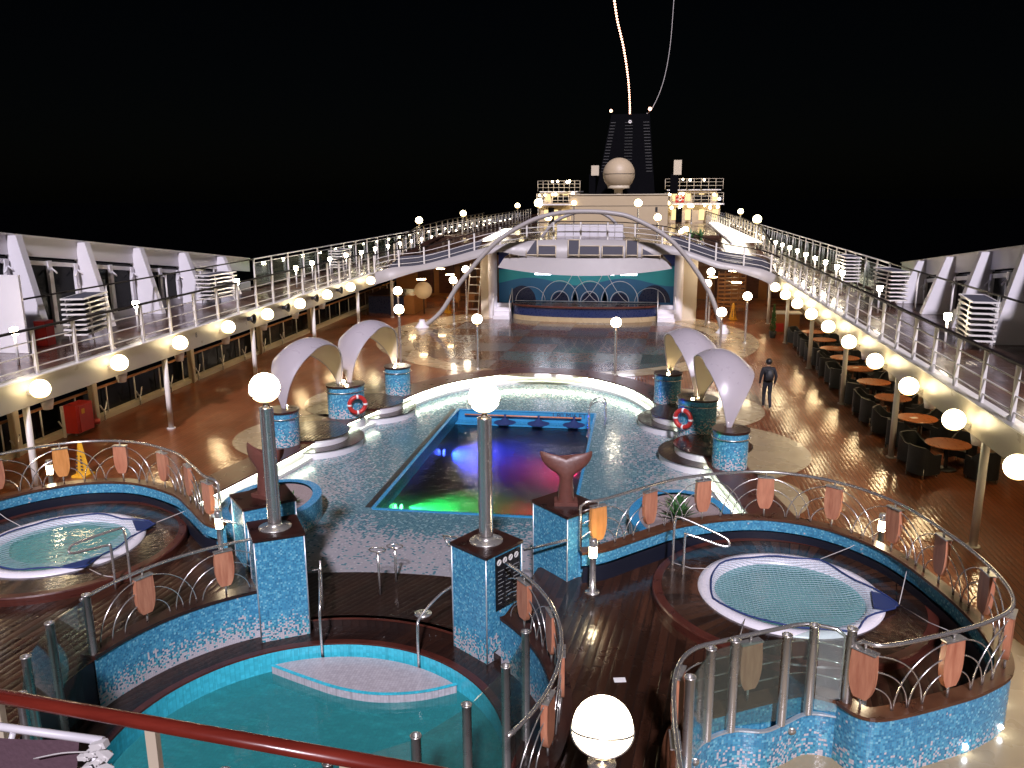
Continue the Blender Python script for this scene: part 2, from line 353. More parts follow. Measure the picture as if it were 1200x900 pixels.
# ------------------------------------------------------------------ mesh builder
class MB:
    def __init__(s): s.v = []; s.f = []; s.uv = []; s.sm = []
    def add(s, vs, fs, uvs=None, smooth=False):
        o = len(s.v); s.v += [V(p) for p in vs]
        for i, f in enumerate(fs):
            s.f.append([j + o for j in f]); s.uv.append(uvs[i] if uvs else None); s.sm.append(smooth)
        return s
    def box(s, x0, y0, z0, x1, y1, z1, rz=0.0):
        cx, cy = (x0 + x1) / 2, (y0 + y1) / 2; c, n = cos(rz), sin(rz)
        vs = []
        for z in (z0, z1):
            for x, y in ((x0, y0), (x1, y0), (x1, y1), (x0, y1)):
                dx, dy = x - cx, y - cy; vs.append((cx + dx * c - dy * n, cy + dx * n + dy * c, z))
        return s.add(vs, [(3, 2, 1, 0), (4, 5, 6, 7), (0, 1, 5, 4), (1, 2, 6, 5), (2, 3, 7, 6), (3, 0, 4, 7)])
    def beam(s, p0, p1, w, h, up=(0, 0, 1)):
        p0, p1 = V(p0), V(p1); d = (p1 - p0).normalized(); up = V(up)
        if abs(d.dot(up)) > .98: up = V((0, 1, 0))
        r = d.cross(up).normalized() * w / 2; u = r.cross(d).normalized() * h / 2
        vs = [p + a for p in (p0, p1) for a in (-r - u, r - u, r + u, -r + u)]
        return s.add(vs, [(0, 1, 2, 3), (7, 6, 5, 4), (0, 4, 5, 1), (1, 5, 6, 2), (2, 6, 7, 3), (3, 7, 4, 0)])
    def tube(s, path, r, n=8, closed=False):
        P = [V(p) for p in path]; m = len(P); rings = []; prev = None
        rr = r if isinstance(r, (list, tuple)) else [r] * m
        for i, p in enumerate(P):
            a = P[i - 1] if (i or closed) else p; b = P[(i + 1) % m] if (i < m - 1 or closed) else p
            d = (b - a); d = d.normalized() if d.length > 1e-9 else V((0, 0, 1))
            if prev is None:
                q = V((0, 0, 1)) if abs(d.z) < .9 else V((1, 0, 0))
                x = d.cross(q).normalized()
            else:
                x = prev - d * prev.dot(d)
                x = x.normalized() if x.length > 1e-6 else d.orthogonal().normalized()
            prev = x; y = d.cross(x)
            rings.append([p + (x * cos(2 * pi * k / n) + y * sin(2 * pi * k / n)) * rr[i] for k in range(n)])
        vs = [q for rg in rings for q in rg]; fs = []
        for i in range(m if closed else m - 1):
            j = (i + 1) % m
            for k in range(n): fs.append((i * n + k, i * n + (k + 1) % n, j * n + (k + 1) % n, j * n + k))
        s.add(vs, fs, None, True)
        if not closed:
            o = len(s.v) - len(vs)
            s.f.append([o + k for k in range(n)][::-1]); s.uv.append(None); s.sm.append(False)
            s.f.append([o + (m - 1) * n + k for k in range(n)]); s.uv.append(None); s.sm.append(False)
        return s
    def lathe(s, prof, c=(0, 0, 0), n=24, smooth=True, a0=0.0, a1=2 * pi):
        full = abs(a1 - a0 - 2 * pi) < 1e-6; m = n if full else n + 1
        c = V(c); vs = []; us = []; fs = []; uvs = []
        for r, z in prof:
            for k in range(m):
                a = a0 + (a1 - a0) * k / n; vs.append(c + V((r * cos(a), r * sin(a), z)))
        for i in range(len(prof) - 1):
            for k in range(n):
                k2 = (k + 1) % m
                fs.append((i * m + k, i * m + k2, (i + 1) * m + k2, (i + 1) * m + k))
                R = max(prof[i][0], prof[i + 1][0]); u0 = R * (a1 - a0) * k / n; u1 = R * (a1 - a0) * (k + 1) / n
                z0, z1 = prof[i][1] + c.z, prof[i + 1][1] + c.z
                uvs.append([(u0, z0), (u1, z0), (u1, z1), (u0, z1)])
        return s.add(vs, fs, uvs, smooth)
    def disc(s, r, z, c=(0, 0), n=48):
        return s.add([(c[0] + r * cos(2 * pi * k / n), c[1] + r * sin(2 * pi * k / n), z) for k in range(n)], [tuple(range(n))])
    def sphere(s, c, r, n=16):
        return s.lathe([(max(1e-4, r * sin(pi * i / n)), -r * cos(pi * i / n)) for i in range(n + 1)], c, 2 * n)
    def poly(s, loops, z):
        loops = [[V((x, y, z)) for x, y in lp] for lp in loops]
        tri = tessellate_polygon(loops); pts = [p for lp in loops for p in lp]
        fs = []
        for a, b, c in tri:
            n = (pts[b] - pts[a]).cross(pts[c] - pts[a]); fs.append((a, b, c) if n.z > 0 else (a, c, b))
        return s.add(pts, fs)
    def wall(s, path, z0, z1, closed=False, smooth=True):
        m = len(path); vs = [(x, y, z) for z in (z0, z1) for x, y in path]; fs = []; uvs = []; u = 0
        for i in range(m if closed else m - 1):
            j = (i + 1) % m; L = hypot(path[j][0] - path[i][0], path[j][1] - path[i][1])
            fs.append((i, j, m + j, m + i)); uvs.append([(u, z0), (u + L, z0), (u + L, z1), (u, z1)]); u += L
        return s.add(vs, fs, uvs, smooth)
    def band(s, path, w, z0, z1, closed=False):
        """a rounded-plan kerb: rectangular section of width w swept along a 2-D path"""
        L, R = offset(path, w / 2, closed), offset(path, -w / 2, closed); m = len(path)
        vs = [(x, y, z0) for x, y in L] + [(x, y, z1) for x, y in L] + [(x, y, z1) for x, y in R] + [(x, y, z0) for x, y in R]
        fs = []
        for i in range(m if closed else m - 1):
            j = (i + 1) % m
            for a in range(4):
                b = (a + 1) % 4; fs.append((a * m + i, a * m + j, b * m + j, b * m + i))
        if not closed: fs += [(0, m, 2 * m, 3 * m), (m - 1, 4 * m - 1, 3 * m - 1, 2 * m - 1)]
        return s.add(vs, fs)
    def prism(s, pts, z0, z1, uv=False):
        n = len(pts); s.poly([pts], z1)
        return s.wall(pts, z0, z1, True, False)
    def grid(s, rows, smooth=True):
        n = len(rows[0]); vs = [p for r in rows for p in r]; fs = []; uvs = []
        for i in range(len(rows) - 1):
            for k in range(n - 1): fs.append((i * n + k, i * n + k + 1, (i + 1) * n + k + 1, (i + 1) * n + k))
        return s.add(vs, fs, None, smooth)
    def build(s, name, m, parent=None, local=False, origin=None, mods=None, fixn=True):
        me = bpy.data.meshes.new(name)
        if parent is not None and not local: off = parent_loc(parent)
        elif parent is None and not local:
            if origin is None:
                xs = [p.x for p in s.v]; ys = [p.y for p in s.v]; zs = [p.z for p in s.v]
                off = V(((min(xs) + max(xs)) / 2, (min(ys) + max(ys)) / 2, min(zs)))
            else: off = V(origin)
        else: off = V((0, 0, 0))
        me.from_pydata([p - off for p in s.v], [], s.f)
        if any(u for u in s.uv):
            ul = me.uv_layers.new(name='UVMap'); k = 0
            for pi_, f in enumerate(s.f):
                for q in range(len(f)):
                    ul.data[k].uv = s.uv[pi_][q] if s.uv[pi_] else (0, 0); k += 1
        me.polygons.foreach_set('use_smooth', s.sm)
        me.materials.append(M[m] if isinstance(m, str) else m); me.update()
        o = bpy.data.objects.new(name, me); COL.objects.link(o)
        if parent is not None: o.parent = parent
        elif not local: o.location = off
        return o

def parent_loc(p):
    r = V((0, 0, 0))
    while p is not None: r += p.location; p = p.parent
    return r

def offset(path, d, closed=False):
    m = len(path); out = []
    for i in range(m):
        a = path[i - 1] if (i or closed) else path[i]; b = path[(i + 1) % m] if (i < m - 1 or closed) else path[i]
        dx, dy = b[0] - a[0], b[1] - a[1]; L = hypot(dx, dy) or 1
        out.append((path[i][0] - dy / L * d, path[i][1] + dx / L * d))
    return out

def smooth_path(pts, n=8, closed=False):
    m = len(pts); out = []
    D = len(pts[0])
    for i in range(m if closed else m - 1):
        g = lambda k: pts[k % m] if closed else pts[min(max(k, 0), m - 1)]
        p0, p1, p2, p3 = g(i - 1), g(i), g(i + 1), g(i + 2)
        for k in range(n):
            t = k / n
            out.append(tuple(.5 * (2 * p1[a] + (p2[a] - p0[a]) * t + (2 * p0[a] - 5 * p1[a] + 4 * p2[a] - p3[a]) * t * t + (3 * p1[a] - p0[a] - 3 * p2[a] + p3[a]) * t ** 3) for a in range(D)))
    if not closed: out.append(tuple(pts[-1]))
    return out

class Path:
    def __init__(s, pts):
        s.p = pts; s.L = [0]
        for a, b in zip(pts, pts[1:]): s.L.append(s.L[-1] + hypot(b[0] - a[0], b[1] - a[1]))
        s.len = s.L[-1]
    def at(s, d):
        d = min(max(d, 0), s.len)
        for i in range(len(s.p) - 1):
            if d <= s.L[i + 1] or i == len(s.p) - 2:
                t = (d - s.L[i]) / max(1e-9, s.L[i + 1] - s.L[i]); a, b = s.p[i], s.p[i + 1]
                return (a[0] + (b[0] - a[0]) * t, a[1] + (b[1] - a[1]) * t)
    def ang(s, d):
        a, b = s.at(d - .04), s.at(d + .04); return atan2(b[1] - a[1], b[0] - a[0])

def arc(cx, cy, r, a0, a1, n=32):
    return [(cx + r * cos(radians(a0 + (a1 - a0) * k / n)), cy + r * sin(radians(a0 + (a1 - a0) * k / n))) for k in range(n + 1)]

def tag(o, label=None, cat=None, group=None, kind=None):
    if label: o['label'] = label
    if cat: o['category'] = cat
    if group: o['group'] = group
    if kind: o['kind'] = kind
    return o

def thing(name, label, cat, loc=(0, 0, 0), rz=0.0, group=None):
    o = bpy.data.objects.new(name, None); COL.objects.link(o); o.empty_display_size = .2
    o.location = loc; o.rotation_euler = (0, 0, rz)
    return tag(o, label, cat, group)

KIDS = {}
def dup(root, loc, rz=0.0, label=None, group=None):
    def cp(o, par):
        c = o.copy(); COL.objects.link(c); c.parent = par
        for ch in o.children: cp(ch, c)
        return c
    r = cp(root, None); r.location = loc; r.rotation_euler = (0, 0, rz)
    if label: r['label'] = label
    if group: r['group'] = group
    return r

def struct(o): return tag(o, kind='structure')

# ------------------------------------------------------------------ camera, world, sun
F, PI_, YA, RO = 971.6, .2281, .1563, -.0063
fw = V((-sin(YA) * cos(PI_), cos(YA) * cos(PI_), -sin(PI_)))
rt = V((cos(YA), sin(YA), 0)); up = rt.cross(fw)
r2 = rt * cos(RO) + up * sin(RO); u2 = -rt * sin(RO) + up * cos(RO)
cam = bpy.data.cameras.new('camera'); co = bpy.data.objects.new('camera', cam); COL.objects.link(co)
mt = Matrix((r2, u2, -fw)).transposed().to_4x4(); mt.translation = V((3.9617, 0, 7.5)); co.matrix_world = mt
cam.sensor_width = 36; cam.lens = F / 1200 * 36; cam.clip_end = 6000; cam.clip_start = .05
S.camera = co
W = bpy.data.worlds.new('World'); S.world = W; W.use_nodes = True
nt = W.node_tree; bg = nt.nodes['Background']; sk = nt.nodes.new('ShaderNodeTexSky'); sk.sky_type = 'NISHITA'; sk.sun_disc = False
SUN_EL, SUN_AZ = radians(40), radians(171)
sk.sun_elevation = SUN_EL; sk.sun_rotation = SUN_AZ
nt.links.new(sk.outputs[0], bg.inputs[0]); bg.inputs[1].default_value = .00012
sl = bpy.data.lights.new('floodlight', 'SUN'); sl.energy = 2.7; sl.angle = radians(4); sl.color = (.93, .86, .98)
so = bpy.data.objects.new('floodlight', sl); COL.objects.link(so)
sd = V((sin(SUN_AZ) * cos(SUN_EL), cos(SUN_AZ) * cos(SUN_EL), sin(SUN_EL)))
so.rotation_euler = sd.to_track_quat('Z', 'Y').to_euler(); so.location = (0, -20, 30)
S.view_settings.view_transform = 'Standard'; S.view_settings.look = 'None'; S.view_settings.exposure = .85; S.view_settings.gamma = 1
S.render.engine = 'CYCLES'; cy = S.cycles
cy.use_denoising = True; cy.max_bounces = 7; cy.diffuse_bounces = 3; cy.glossy_bounces = 4; cy.transparent_max_bounces = 16; cy.transmission_bounces = 4
cy.sample_clamp_indirect = 3.0; cy.sample_clamp_direct = 0; cy.caustics_reflective = False; cy.caustics_refractive = False
try: cy.use_light_tree = True
except Exception: pass

# ================================================================== SETTING
struct(MB().box(-3000, -3000, -26, 3000, 3000, -25).build('sea', 'sea', origin=(0, 0, -25)))
mir = lambda pts: [(-x, y) for x, y in pts]
BR = smooth_path([(0, 34.15), (1.3, 33.9), (2.45, 33.15), (3.6, 31.9), (4.4, 30.2), (4.9, 28.4), (5.4, 26.6), (5.8, 24.8), (6.1, 22.2), (6.55, 19.9), (7.05, 17.3)], 5)
BASIN = BR + [(6.8, 13.5), (5.6, 8.5), (3.5, 6.2)] + [(-4.9, 6.2), (-6.6, 8.5), (-7.2, 13.5)] + mir(BR)[::-1][:-1]
DX = 14.3
POOL = [(-2.72, 19.25), (2.42, 19.25), (2.42, 29.3), (-2.72, 29.3)]
PC = (-.79, 10.12); PR = 3.0; RINGR = 3.70
struct(MB().poly([[(-DX, -3), (DX, -3), (DX, 78), (-DX, 78)], BASIN], 0).build('deck_floor', 'deck_l', origin=(0, 20, 0)))
BIG = [(x * 1.004, y + (.06 if y > 25 else -.03)) for x, y in BASIN]
struct(MB().poly([BIG, POOL, arc(PC[0], PC[1], RINGR, 0, 360, 72)[:-1]], -.42).build('pool_surround_floor', 'basin', origin=(0, 20, -.42)))
# beige inlays on the teak deck
lobe = lambda cx, cy, r, a0, a1: arc(cx, cy, r, a0, a1, 24)
def inlay(pts, name='inlaid_floor'): return struct(MB().poly([pts], .016).build(name, 'beige'))
def clipped(cx, cy, r, side):
    """part of a disc lying outside the basin outline"""
    out = []
    o = [p for p in (BR if side > 0 else mir(BR)) if hypot(p[0] - cx, p[1] - cy) < r]
    o = [(p[0] + side * .45, p[1]) for p in o]
    a0 = atan2(o[0][1] - cy, o[0][0] - cx); a1 = atan2(o[-1][1] - cy, o[-1][0] - cx)
    if side > 0:
        if a1 > a0: a1 -= 2 * pi
    else:
        if a1 < a0: a1 += 2 * pi
    R0 = hypot(o[0][0] - cx, o[0][1] - cy)
    pts = [(cx + r * cos(a0 + (a1 - a0) * k / 30), cy + r * sin(a0 + (a1 - a0) * k / 30)) for k in range(31)]
    return pts + o[::-1]
inlay(clipped(6.1, 24.2, 2.85, 1)); inlay(clipped(-6.1, 24.0, 2.55, -1)); inlay(clipped(5.4, 29.0, 2.9, 1)); inlay(clipped(-5.4, 28.6, 2.8, -1))
inlay(clipped(6.3, 20.4, 1.9, 1)); inlay([(4.7, 6.3), (10.9, 6.3), (10.75, 12.8), (10.3, 14.3), (9.3, 14.6), (8.6, 12), (7.2, 10.6), (4.8, 10.1)])
EL = lambda cx, cy, a, b, n=72: [(cx + a * cos(2 * pi * k / n), cy + b * sin(2 * pi * k / n)) for k in range(n)]
ring = MB(); o_, i_ = EL(0, 43.4, 9.9, 10.2), EL(0, 42.6, 7.8, 8.4)
far_rim = [(p[0] * 1.17, p[1] + .9) for p in BR]
ring.add([(x, y, .012) for x, y in o_] + [(x, y, .012) for x, y in i_], [(k, (k + 1) % 72, 72 + (k + 1) % 72, 72 + k) for k in range(72)])
struct(ring.build('inlaid_floor', 'beige'))
struct(MB().poly([i_], .013).build('dance_floor', 'checker'))
# wooden edge round the basin, white riser and the light strip hidden under the lip
rim_line = mir(BR)[::-1][:-1] + BR
rim = thing('lit_kerb', 'curved dark wood pool rim with a white lit riser round the mosaic surround', 'pool rim', (0, 34.15, 0))
oo = offset(rim_line, .95); ii = offset(rim_line, -.10)
m_ = MB(); n_ = len(rim_line)
m_.add([(x, y, .03) for x, y in oo] + [(x, y, .03) for x, y in ii] + [(x, y, -.03) for x, y in ii] + [(x, y, .0) for x, y in oo],
       [(k, k + 1, n_ + k + 1, n_ + k) for k in range(n_ - 1)] + [(n_ + k, n_ + k + 1, 2 * n_ + k + 1, 2 * n_ + k) for k in range(n_ - 1)]
       + [(3 * n_ + k, 3 * n_ + k + 1, k + 1, k) for k in range(n_ - 1)])
m_.build('coping', 'redlip', rim)
MB().wall(rim_line, -.43, -.005).build('riser', 'riser', rim)
MB().tube([(x, y, -.045) for x, y in offset(rim_line, -.055)], .018, 6).build('light_strip', 'led', rim)
MB().band(offset(rim_line, -.12), .22, -.419, -.33).build('gutter_step', 'riser', rim)

# main pool
mp = thing('swimming_pool', 'rectangular blue swimming pool lit blue, green and red under the water', 'swimming pool', (-.15, 24.3, -.42))
px0, px1, py0, py1 = -2.72, 2.42, 19.25, 29.3
b = MB(); b.wall(POOL, -.9, -.42, True, False); b.build('tiled_wall', 'bluetile', mp)
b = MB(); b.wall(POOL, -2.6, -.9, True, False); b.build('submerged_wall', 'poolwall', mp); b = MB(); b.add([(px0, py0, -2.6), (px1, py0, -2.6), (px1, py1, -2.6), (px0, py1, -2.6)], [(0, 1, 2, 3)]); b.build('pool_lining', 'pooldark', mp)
b = MB(); b.band([(px0 + .02, py0), (px0 + .02, py1)], .10, -.43, -.395); b.band([(px1, py0), (px1, py1)], .08, -.43, -.40)
b.band([(px0, py1 + .02), (px1, py1 + .02)], .10, -.43, -.397); b.band([(px0, py0 - .02), (px1, py0 - .02)], .10, -.43, -.40); b.build('coping', 'bluetile', mp)
b = MB(); b.band([(px0 - .14, py0 + .05), (px0 - .14, py1 - .05)], .15, -.43, -.40); b.build('overflow_grating', 'dark', mp)
b = MB(); b.box(px0 + .02, py1 - .5, -.86, px1 - .02, py1 - .01, -.80); b.build('ledge', 'bluetile', mp)
MB().box(px0 + .01, py0 + .01, -2.58, px1 - .01, py1 - .51, -.87).build('water', 'w_main', mp)
b = MB(); b.tube([(px0 + .3, py1 - .12, -.57), (px1 - .5, py1 - .12, -.57)], .03)
b.build('rolled_net_bar', 'pad_p', mp)
for x in (-.9, .35, 1.65):
    b = MB(); b.tube([(x, py1 - .12, -.52), (x, py1 - .14, -.72)], .05); b.lathe([(.42, -.80), (.2, -.74), (.05, -.62)], (x, py1 - .2, 0), 10); b.build('net_knot', 'netblue', mp)
def text(s, size, loc, rot, m, name, parent, ext=.002):
    cu = bpy.data.curves.new(name, 'FONT'); cu.body = s; cu.size = size; cu.extrude = ext; cu.align_x = 'CENTER'; cu.align_y = 'CENTER'
    o = bpy.data.objects.new(name, cu); COL.objects.link(o)
    dg = bpy.context.evaluated_depsgraph_get(); me = bpy.data.meshes.new_from_object(o.evaluated_get(dg))
    bpy.data.objects.remove(o); me.materials.clear(); me.materials.append(M[m])
    o = bpy.data.objects.new(name, me); COL.objects.link(o)
    pl = parent_loc(parent) if parent else V((0, 0, 0))
    o.location = V(loc) - pl; o.rotation_euler = rot
    if parent: o.parent = parent
    return o
text('1.80 M/6 FT', .26, (1.45, py1 - .012, -.53), (pi / 2, 0, 0), 'ink', 'depth_lettering', mp)
for x, y, z, k, c, e in ((px0 + .08, 26.6, -1.25, 'ub', (.02, .05, 1), 2600), (px0 + .08, 21.4, -1.25, 'ug', (.04, 1, .14), 1300), (px1 - .08, 25.2, -1.25, 'ur', (1, .015, .07), 1000), (px1 - .08, 21.2, -1.25, 'ur', (1, .03, .03), 1000)):
    o = MB().lathe([(.001, 0), (.10, 0), (.12, .03), (.001, .03)], (0, 0, 0), 12).build('underwater_lamp', k, mp, local=True)
    o.location = V((x, y, z)) - V(mp.location); o.rotation_euler = (0, pi / 2 if x < 0 else -pi / 2, 0)
    l = bpy.data.lights.new('underwater_glow', 'SPOT'); l.energy = e; l.color = c; l.shadow_soft_size = .12; l.spot_size = radians(100); l.spot_blend = 1.0
    lo = bpy.data.objects.new('underwater_glow', l); COL.objects.link(lo); lo.location = (x + (.25 if x < 0 else -.25), y, z)
    lo.rotation_euler = V((-.93 if x < 0 else .93, 0, .36)).to_track_quat('Z', 'Y').to_euler()
def ladder(px):
    t = thing('pool_ladder', 'steel grab rails of the ladder at the far corner of the swimming pool', 'ladder', (2.42, 28.0, -.42))
    for dy in (-.28, .28):
        y = 27.75 + dy
        p = smooth_path([(2.85, y, -.42), (2.85, y, .25), (2.78, y, .48), (2.55, y, .50), (2.30, y, .25), (2.28, y, -.4), (2.28, y, -1.4)], 4)
        MB().tube(p, .024).build('grab_rail', 'steel', t)
    for z in (-.75, -1.05): MB().box(2.2, 27.47, z - .015, 2.34, 28.03, z + .015).build('rung', 'steel', t)
ladder(0)

# plunge pool
pp = thing('plunge_pool', 'round turquoise plunge pool in front with a white lens shaped seat and red brown edge', 'plunge pool', (PC[0], PC[1], -.6))
ZR = -.585
b = MB(); b.lathe([(3.14, ZR), (RINGR + .05, ZR)], (PC[0], PC[1], 0), 96, False); b.lathe([(RINGR, ZR), (RINGR, -.418)], (PC[0], PC[1], 0), 96, True)
b.build('ring_step', 'deck_t', pp)
MB().lathe([(RINGR - .03, -.44), (RINGR - .03, -.412), (RINGR + .09, -.412), (RINGR + .09, -.43)], (PC[0], PC[1], 0), 40, False, radians(52), radians(122)).build('step_nosing', 'redlip', pp)
MB().lathe([(3.15, ZR + .004), (3.13, ZR + .045), (3.0, ZR + .045), (2.99, ZR - .05)], (PC[0], PC[1], 0), 96, False).build('edge_board', 'redlip', pp)
MB().lathe([(2.985, -1.15), (2.985, ZR + .02)], (PC[0], PC[1], 0), 96, True).build('tiled_wall', 'tealtile', pp)
MB().disc(2.985, -1.15, PC, 96).build('pool_lining', 'tealfloor', pp)
MB().disc(2.98, -.93, PC, 96).build('water', 'w_plunge', pp)
lens = [p for p in arc(PC[0], PC[1], 2.90, 124, 53, 24)]
ft = smooth_path([(1.0, 12.44), (.45, 12.13), (-.25, 11.97), (-.95, 12.03), (-1.7, 12.27), (-2.42, 12.54)], 5)
b = MB(); b.poly([lens + ft], -.76); b.wall(ft, -1.14, -.76); b.build('seat', 'seat', pp)
MB().band(ft, .06, -.765, -.752).build('seat_edge', 'tealtile', pp)
# dark teak landing between the basin and the plunge pool
lp = arc(PC[0], PC[1], RINGR, 50, 128, 24); far = smooth_path([(-3.3, 15.30), (-2.75, 15.5), (-1.7, 15.68), (-.6, 15.74), (.3, 15.70), (1.3, 15.5), (2.3, 15.0)], 5)
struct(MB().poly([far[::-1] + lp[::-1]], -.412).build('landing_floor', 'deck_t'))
MB_ = MB().lathe([(.001, 0), (.16, 0), (.17, .012), (.001, .014)], (-.02, 14.1, -.411), 20); tag(MB_.build('floor_drain', 'steelp'), 'round steel drain cover in the dark wood landing behind the plunge pool', 'drain')

# ------------------------------------------------------------------ raised terraces
TF = .30; CT = .90
TR = smooth_path([(2.95, 14.55), (3.35, 14.75), (4.06, 15.45), (4.92, 16.2), (6.33, 16.76), (7.65, 16.5), (8.66, 15.45), (9.19, 13.85), (9.36, 12.45), (9.2, 11.5), (8.69, 10.95), (8.0, 10.52), (7.25, 10.14), (6.95, 10.12), (6.74, 10.4)], 6)
TS = smooth_path([(6.74, 10.4), (6.27, 10.52), (5.79, 10.3), (5.2, 9.97), (4.72, 9.65), (4.5, 9.1), (4.45, 8.2), (4.5, 7.0)], 6)
mx = lambda pts: [(-1.44 - x, y + .2) for x, y in pts]
plR = arc(PC[0], PC[1], 3.68, -28, 47, 24)          # from the near end up to the centre pillar
plL = arc(PC[0], PC[1], 3.68, 172, 123.5, 24); plLow = arc(PC[0], PC[1], 3.70, 212, 172, 16)
floorR = plR + [(1.95, 13.95), (2.1, 14.95), (2.9, 14.9)] + TR[3:] + TS[1:] + [(4.5, 6.5), (2.5, 6.5)]
floorL = [(x, y) for x, y in plLow[:-1] + plL] + [(-3.35, 13.95), (-3.5, 14.9), (-4.2, 14.9)] + mx(TR)[3:] + [(-8.1, 9.0), (-7, 7.0), (-4.1, 6.5)]
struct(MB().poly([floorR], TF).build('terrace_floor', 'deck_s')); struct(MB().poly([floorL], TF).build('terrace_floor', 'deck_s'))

def terrace_wall(path, inner_sign, label, zb, mats=('mos_out', 'mos_in', 'browncap'), zc=CT, zin=.62):
    t = thing('terrace_wall', label, 'wall', (path[len(path) // 2][0], path[len(path) // 2][1], 0))
    MB().wall(offset(path, -inner_sign * .10), zb, zc - .05).build('outer_mosaic', mats[0], t)
    MB().wall(offset(path, inner_sign * .10), zin, zc - .05).build('inner_mosaic', mats[1], t)
    MB().wall(offset(path, inner_sign * .16), TF - .05, zin).build('dark_band', 'darknavy', t)  # near-black band below the inner mosaic
    MB().band(path, .25, zc - .05, zc).build('wood_cap', mats[2], t)
    return t

def fan_rail(name, label, path, z0, z1, npad, pads='pad_p', s0=.15, s1=None, skip=(), bars=0, arcs=True, ends=True, orange=()):
    """steel railing: handrail, scallop arcs, wooden paddle shaped boards hung between rail and cap"""
    P = Path(path); t = thing(name, label, 'railing', (path[len(path) // 2][0], path[len(path) // 2][1], z0))
    s1 = P.len - .15 if s1 is None else s1
    n = max(8, int(P.len / .12))
    hp = [P.at(P.len * k / n) + (z1,) for k in range(n + 1)]
    if ends: hp = [hp[0][:2] + (z0,), hp[0][:2] + (z1 - .08,)] + hp[1:-1] + [hp[-1][:2] + (z1 - .08,), hp[-1][:2] + (z0,)]
    MB().tube(hp, .030, 8).build('handrail', 'steel', t)
    for bz in range(bars):
        z = z0 + (z1 - z0) * (bz + 1) / (bars + 1.0)
        MB().tube([P.at(P.len * k / n) + (z,) for k in range(n + 1)], .011, 6).build('bar', 'steel', t)
    ss = [s0 + (s1 - s0) * k / max(1, npad - 1) for k in range(npad)]
    H = z1 - z0
    for i, d in enumerate(ss):
        x, y = P.at(d); a = P.ang(d)
        if arcs:
            b = MB()
            for r in (.42, .66, .90):
                q = []
                for k in range(25):
                    w = pi * k / 24; sd_ = d - r * cos(w)
                    if -.02 <= sd_ <= P.len + .02: q.append(P.at(sd_) + (z0 + H * .86 * sin(w) * r / .90,))
                if len(q) > 2: b.tube(q, .0105, 6)
            b.build('scallop_rods', 'steel', t)
        if i in skip: continue
        # paddle board
        hw = lambda v: .17 * (1 - (max(0, v - .45) / .62) ** 2.2) ** .5 if v > .45 else .155 + .015 * sin(v / .45 * pi / 2)
        top, h = z1 - .12, min(.66, H - .26)
        rows = []
        ca, sa = cos(a), sin(a); th = .045
        for side in (1, -1):
            pass
        b = MB(); prof = [k / 14 for k in range(15)]
        loop = []
        for v in prof: loop.append((hw(v), top - h * v))
        lp_ = loop + [(-p[0], p[1]) for p in loop[::-1]]
        vs = []
        for sgn in (1, -1):
            for u, z in lp_: vs.append((x + ca * u - sa * th * sgn, y + sa * u + ca * th * sgn, z))
        m = len(lp_)
        b.add(vs, [tuple(range(m)), tuple(range(2 * m - 1, m - 1, -1))] + [(k, m + k, m + (k + 1) % m, (k + 1) % m) for k in range(m)])
        pd = b.build('paddle_board', 'pad_lit' if i in orange else pads, t)
        MB().beam((x - ca * .165, y - sa * .165, top + .012), (x + ca * .165, y + sa * .165, top + .012), .12, .02).build('top_bracket', 'steelp', pd)
        MB().tube([(x, y, top + .02), (x, y, z1)], .018, 6).build('hanger', 'steelp', pd); MB().tube([(x, y, z0), (x, y, top - h + .02)], .018, 6).build('bottom_pin', 'steelp', pd)
    return t

terrace_wall(TR, -1, 'curved blue mosaic wall with brown wood cap round the right hot tub terrace', -.45)
TL = mx(TR)
terrace_wall(TL, 1, 'curved blue mosaic wall with brown wood cap round the left hot tub terrace', -.45)
fan_rail('terrace_railing', 'steel scallop railing with wooden paddles on the curved wall of the right hot tub terrace', TR[:-3], CT, 1.86, 11, s0=.35, orange=(0,))
fan_rail('terrace_railing', 'steel scallop railing with wooden paddles on the curved wall of the left hot tub terrace', TL[:-3], CT, 1.86, 11, s0=.35, orange=(4,))
# S shaped wall, its rail, and the lower wavy ledge with glass in front of the right terrace
terrace_wall(TS, -1, 'wavy blue mosaic wall below the glass screen at the near end of the right terrace', -.45, ('mos_in', 'mos_in', 'browncap'))
fan_rail('bar_railing', 'steel bar railing with two paddles on the wavy wall behind the glass screen', TS, CT, 1.86, 3, bars=3, arcs=False, s0=1.35, s1=4.0)
LED = smooth_path([(3.96 + (x - 3.96) * .95, y * .95) for x, y in ((7.09, 10.82), (6.49, 10.89), (6.09, 10.60), (5.78, 10.38), (5.38, 10.34), (5.02, 10.1), (4.77, 9.71), (4.66, 9.1), (4.66, 8.3))], 6)
lt = thing('wavy_ledge', 'low wavy mosaic wall with a pale metal edge in front of the right terrace', 'wall', (5.8, 9.6, -.45))
MB().wall(LED, -.45, .635).build('mosaic_face', 'mos_led', lt)
MB().band(LED, .05, .635, .66).build('metal_edge', 'trimsilver', lt)
for d in (.9, 2.5):
    q = Path(LED).at(d); o = MB().lathe([(.001, 0), (.055, 0), (.055, .02), (.001, .02)], (0, 0, 0), 12).build('round_fitting', 'steelp', lt, local=True)
    o.location = V((q[0], q[1] - .03, .50)) - V(lt.location); o.rotation_euler = (pi / 2, 0, 0)
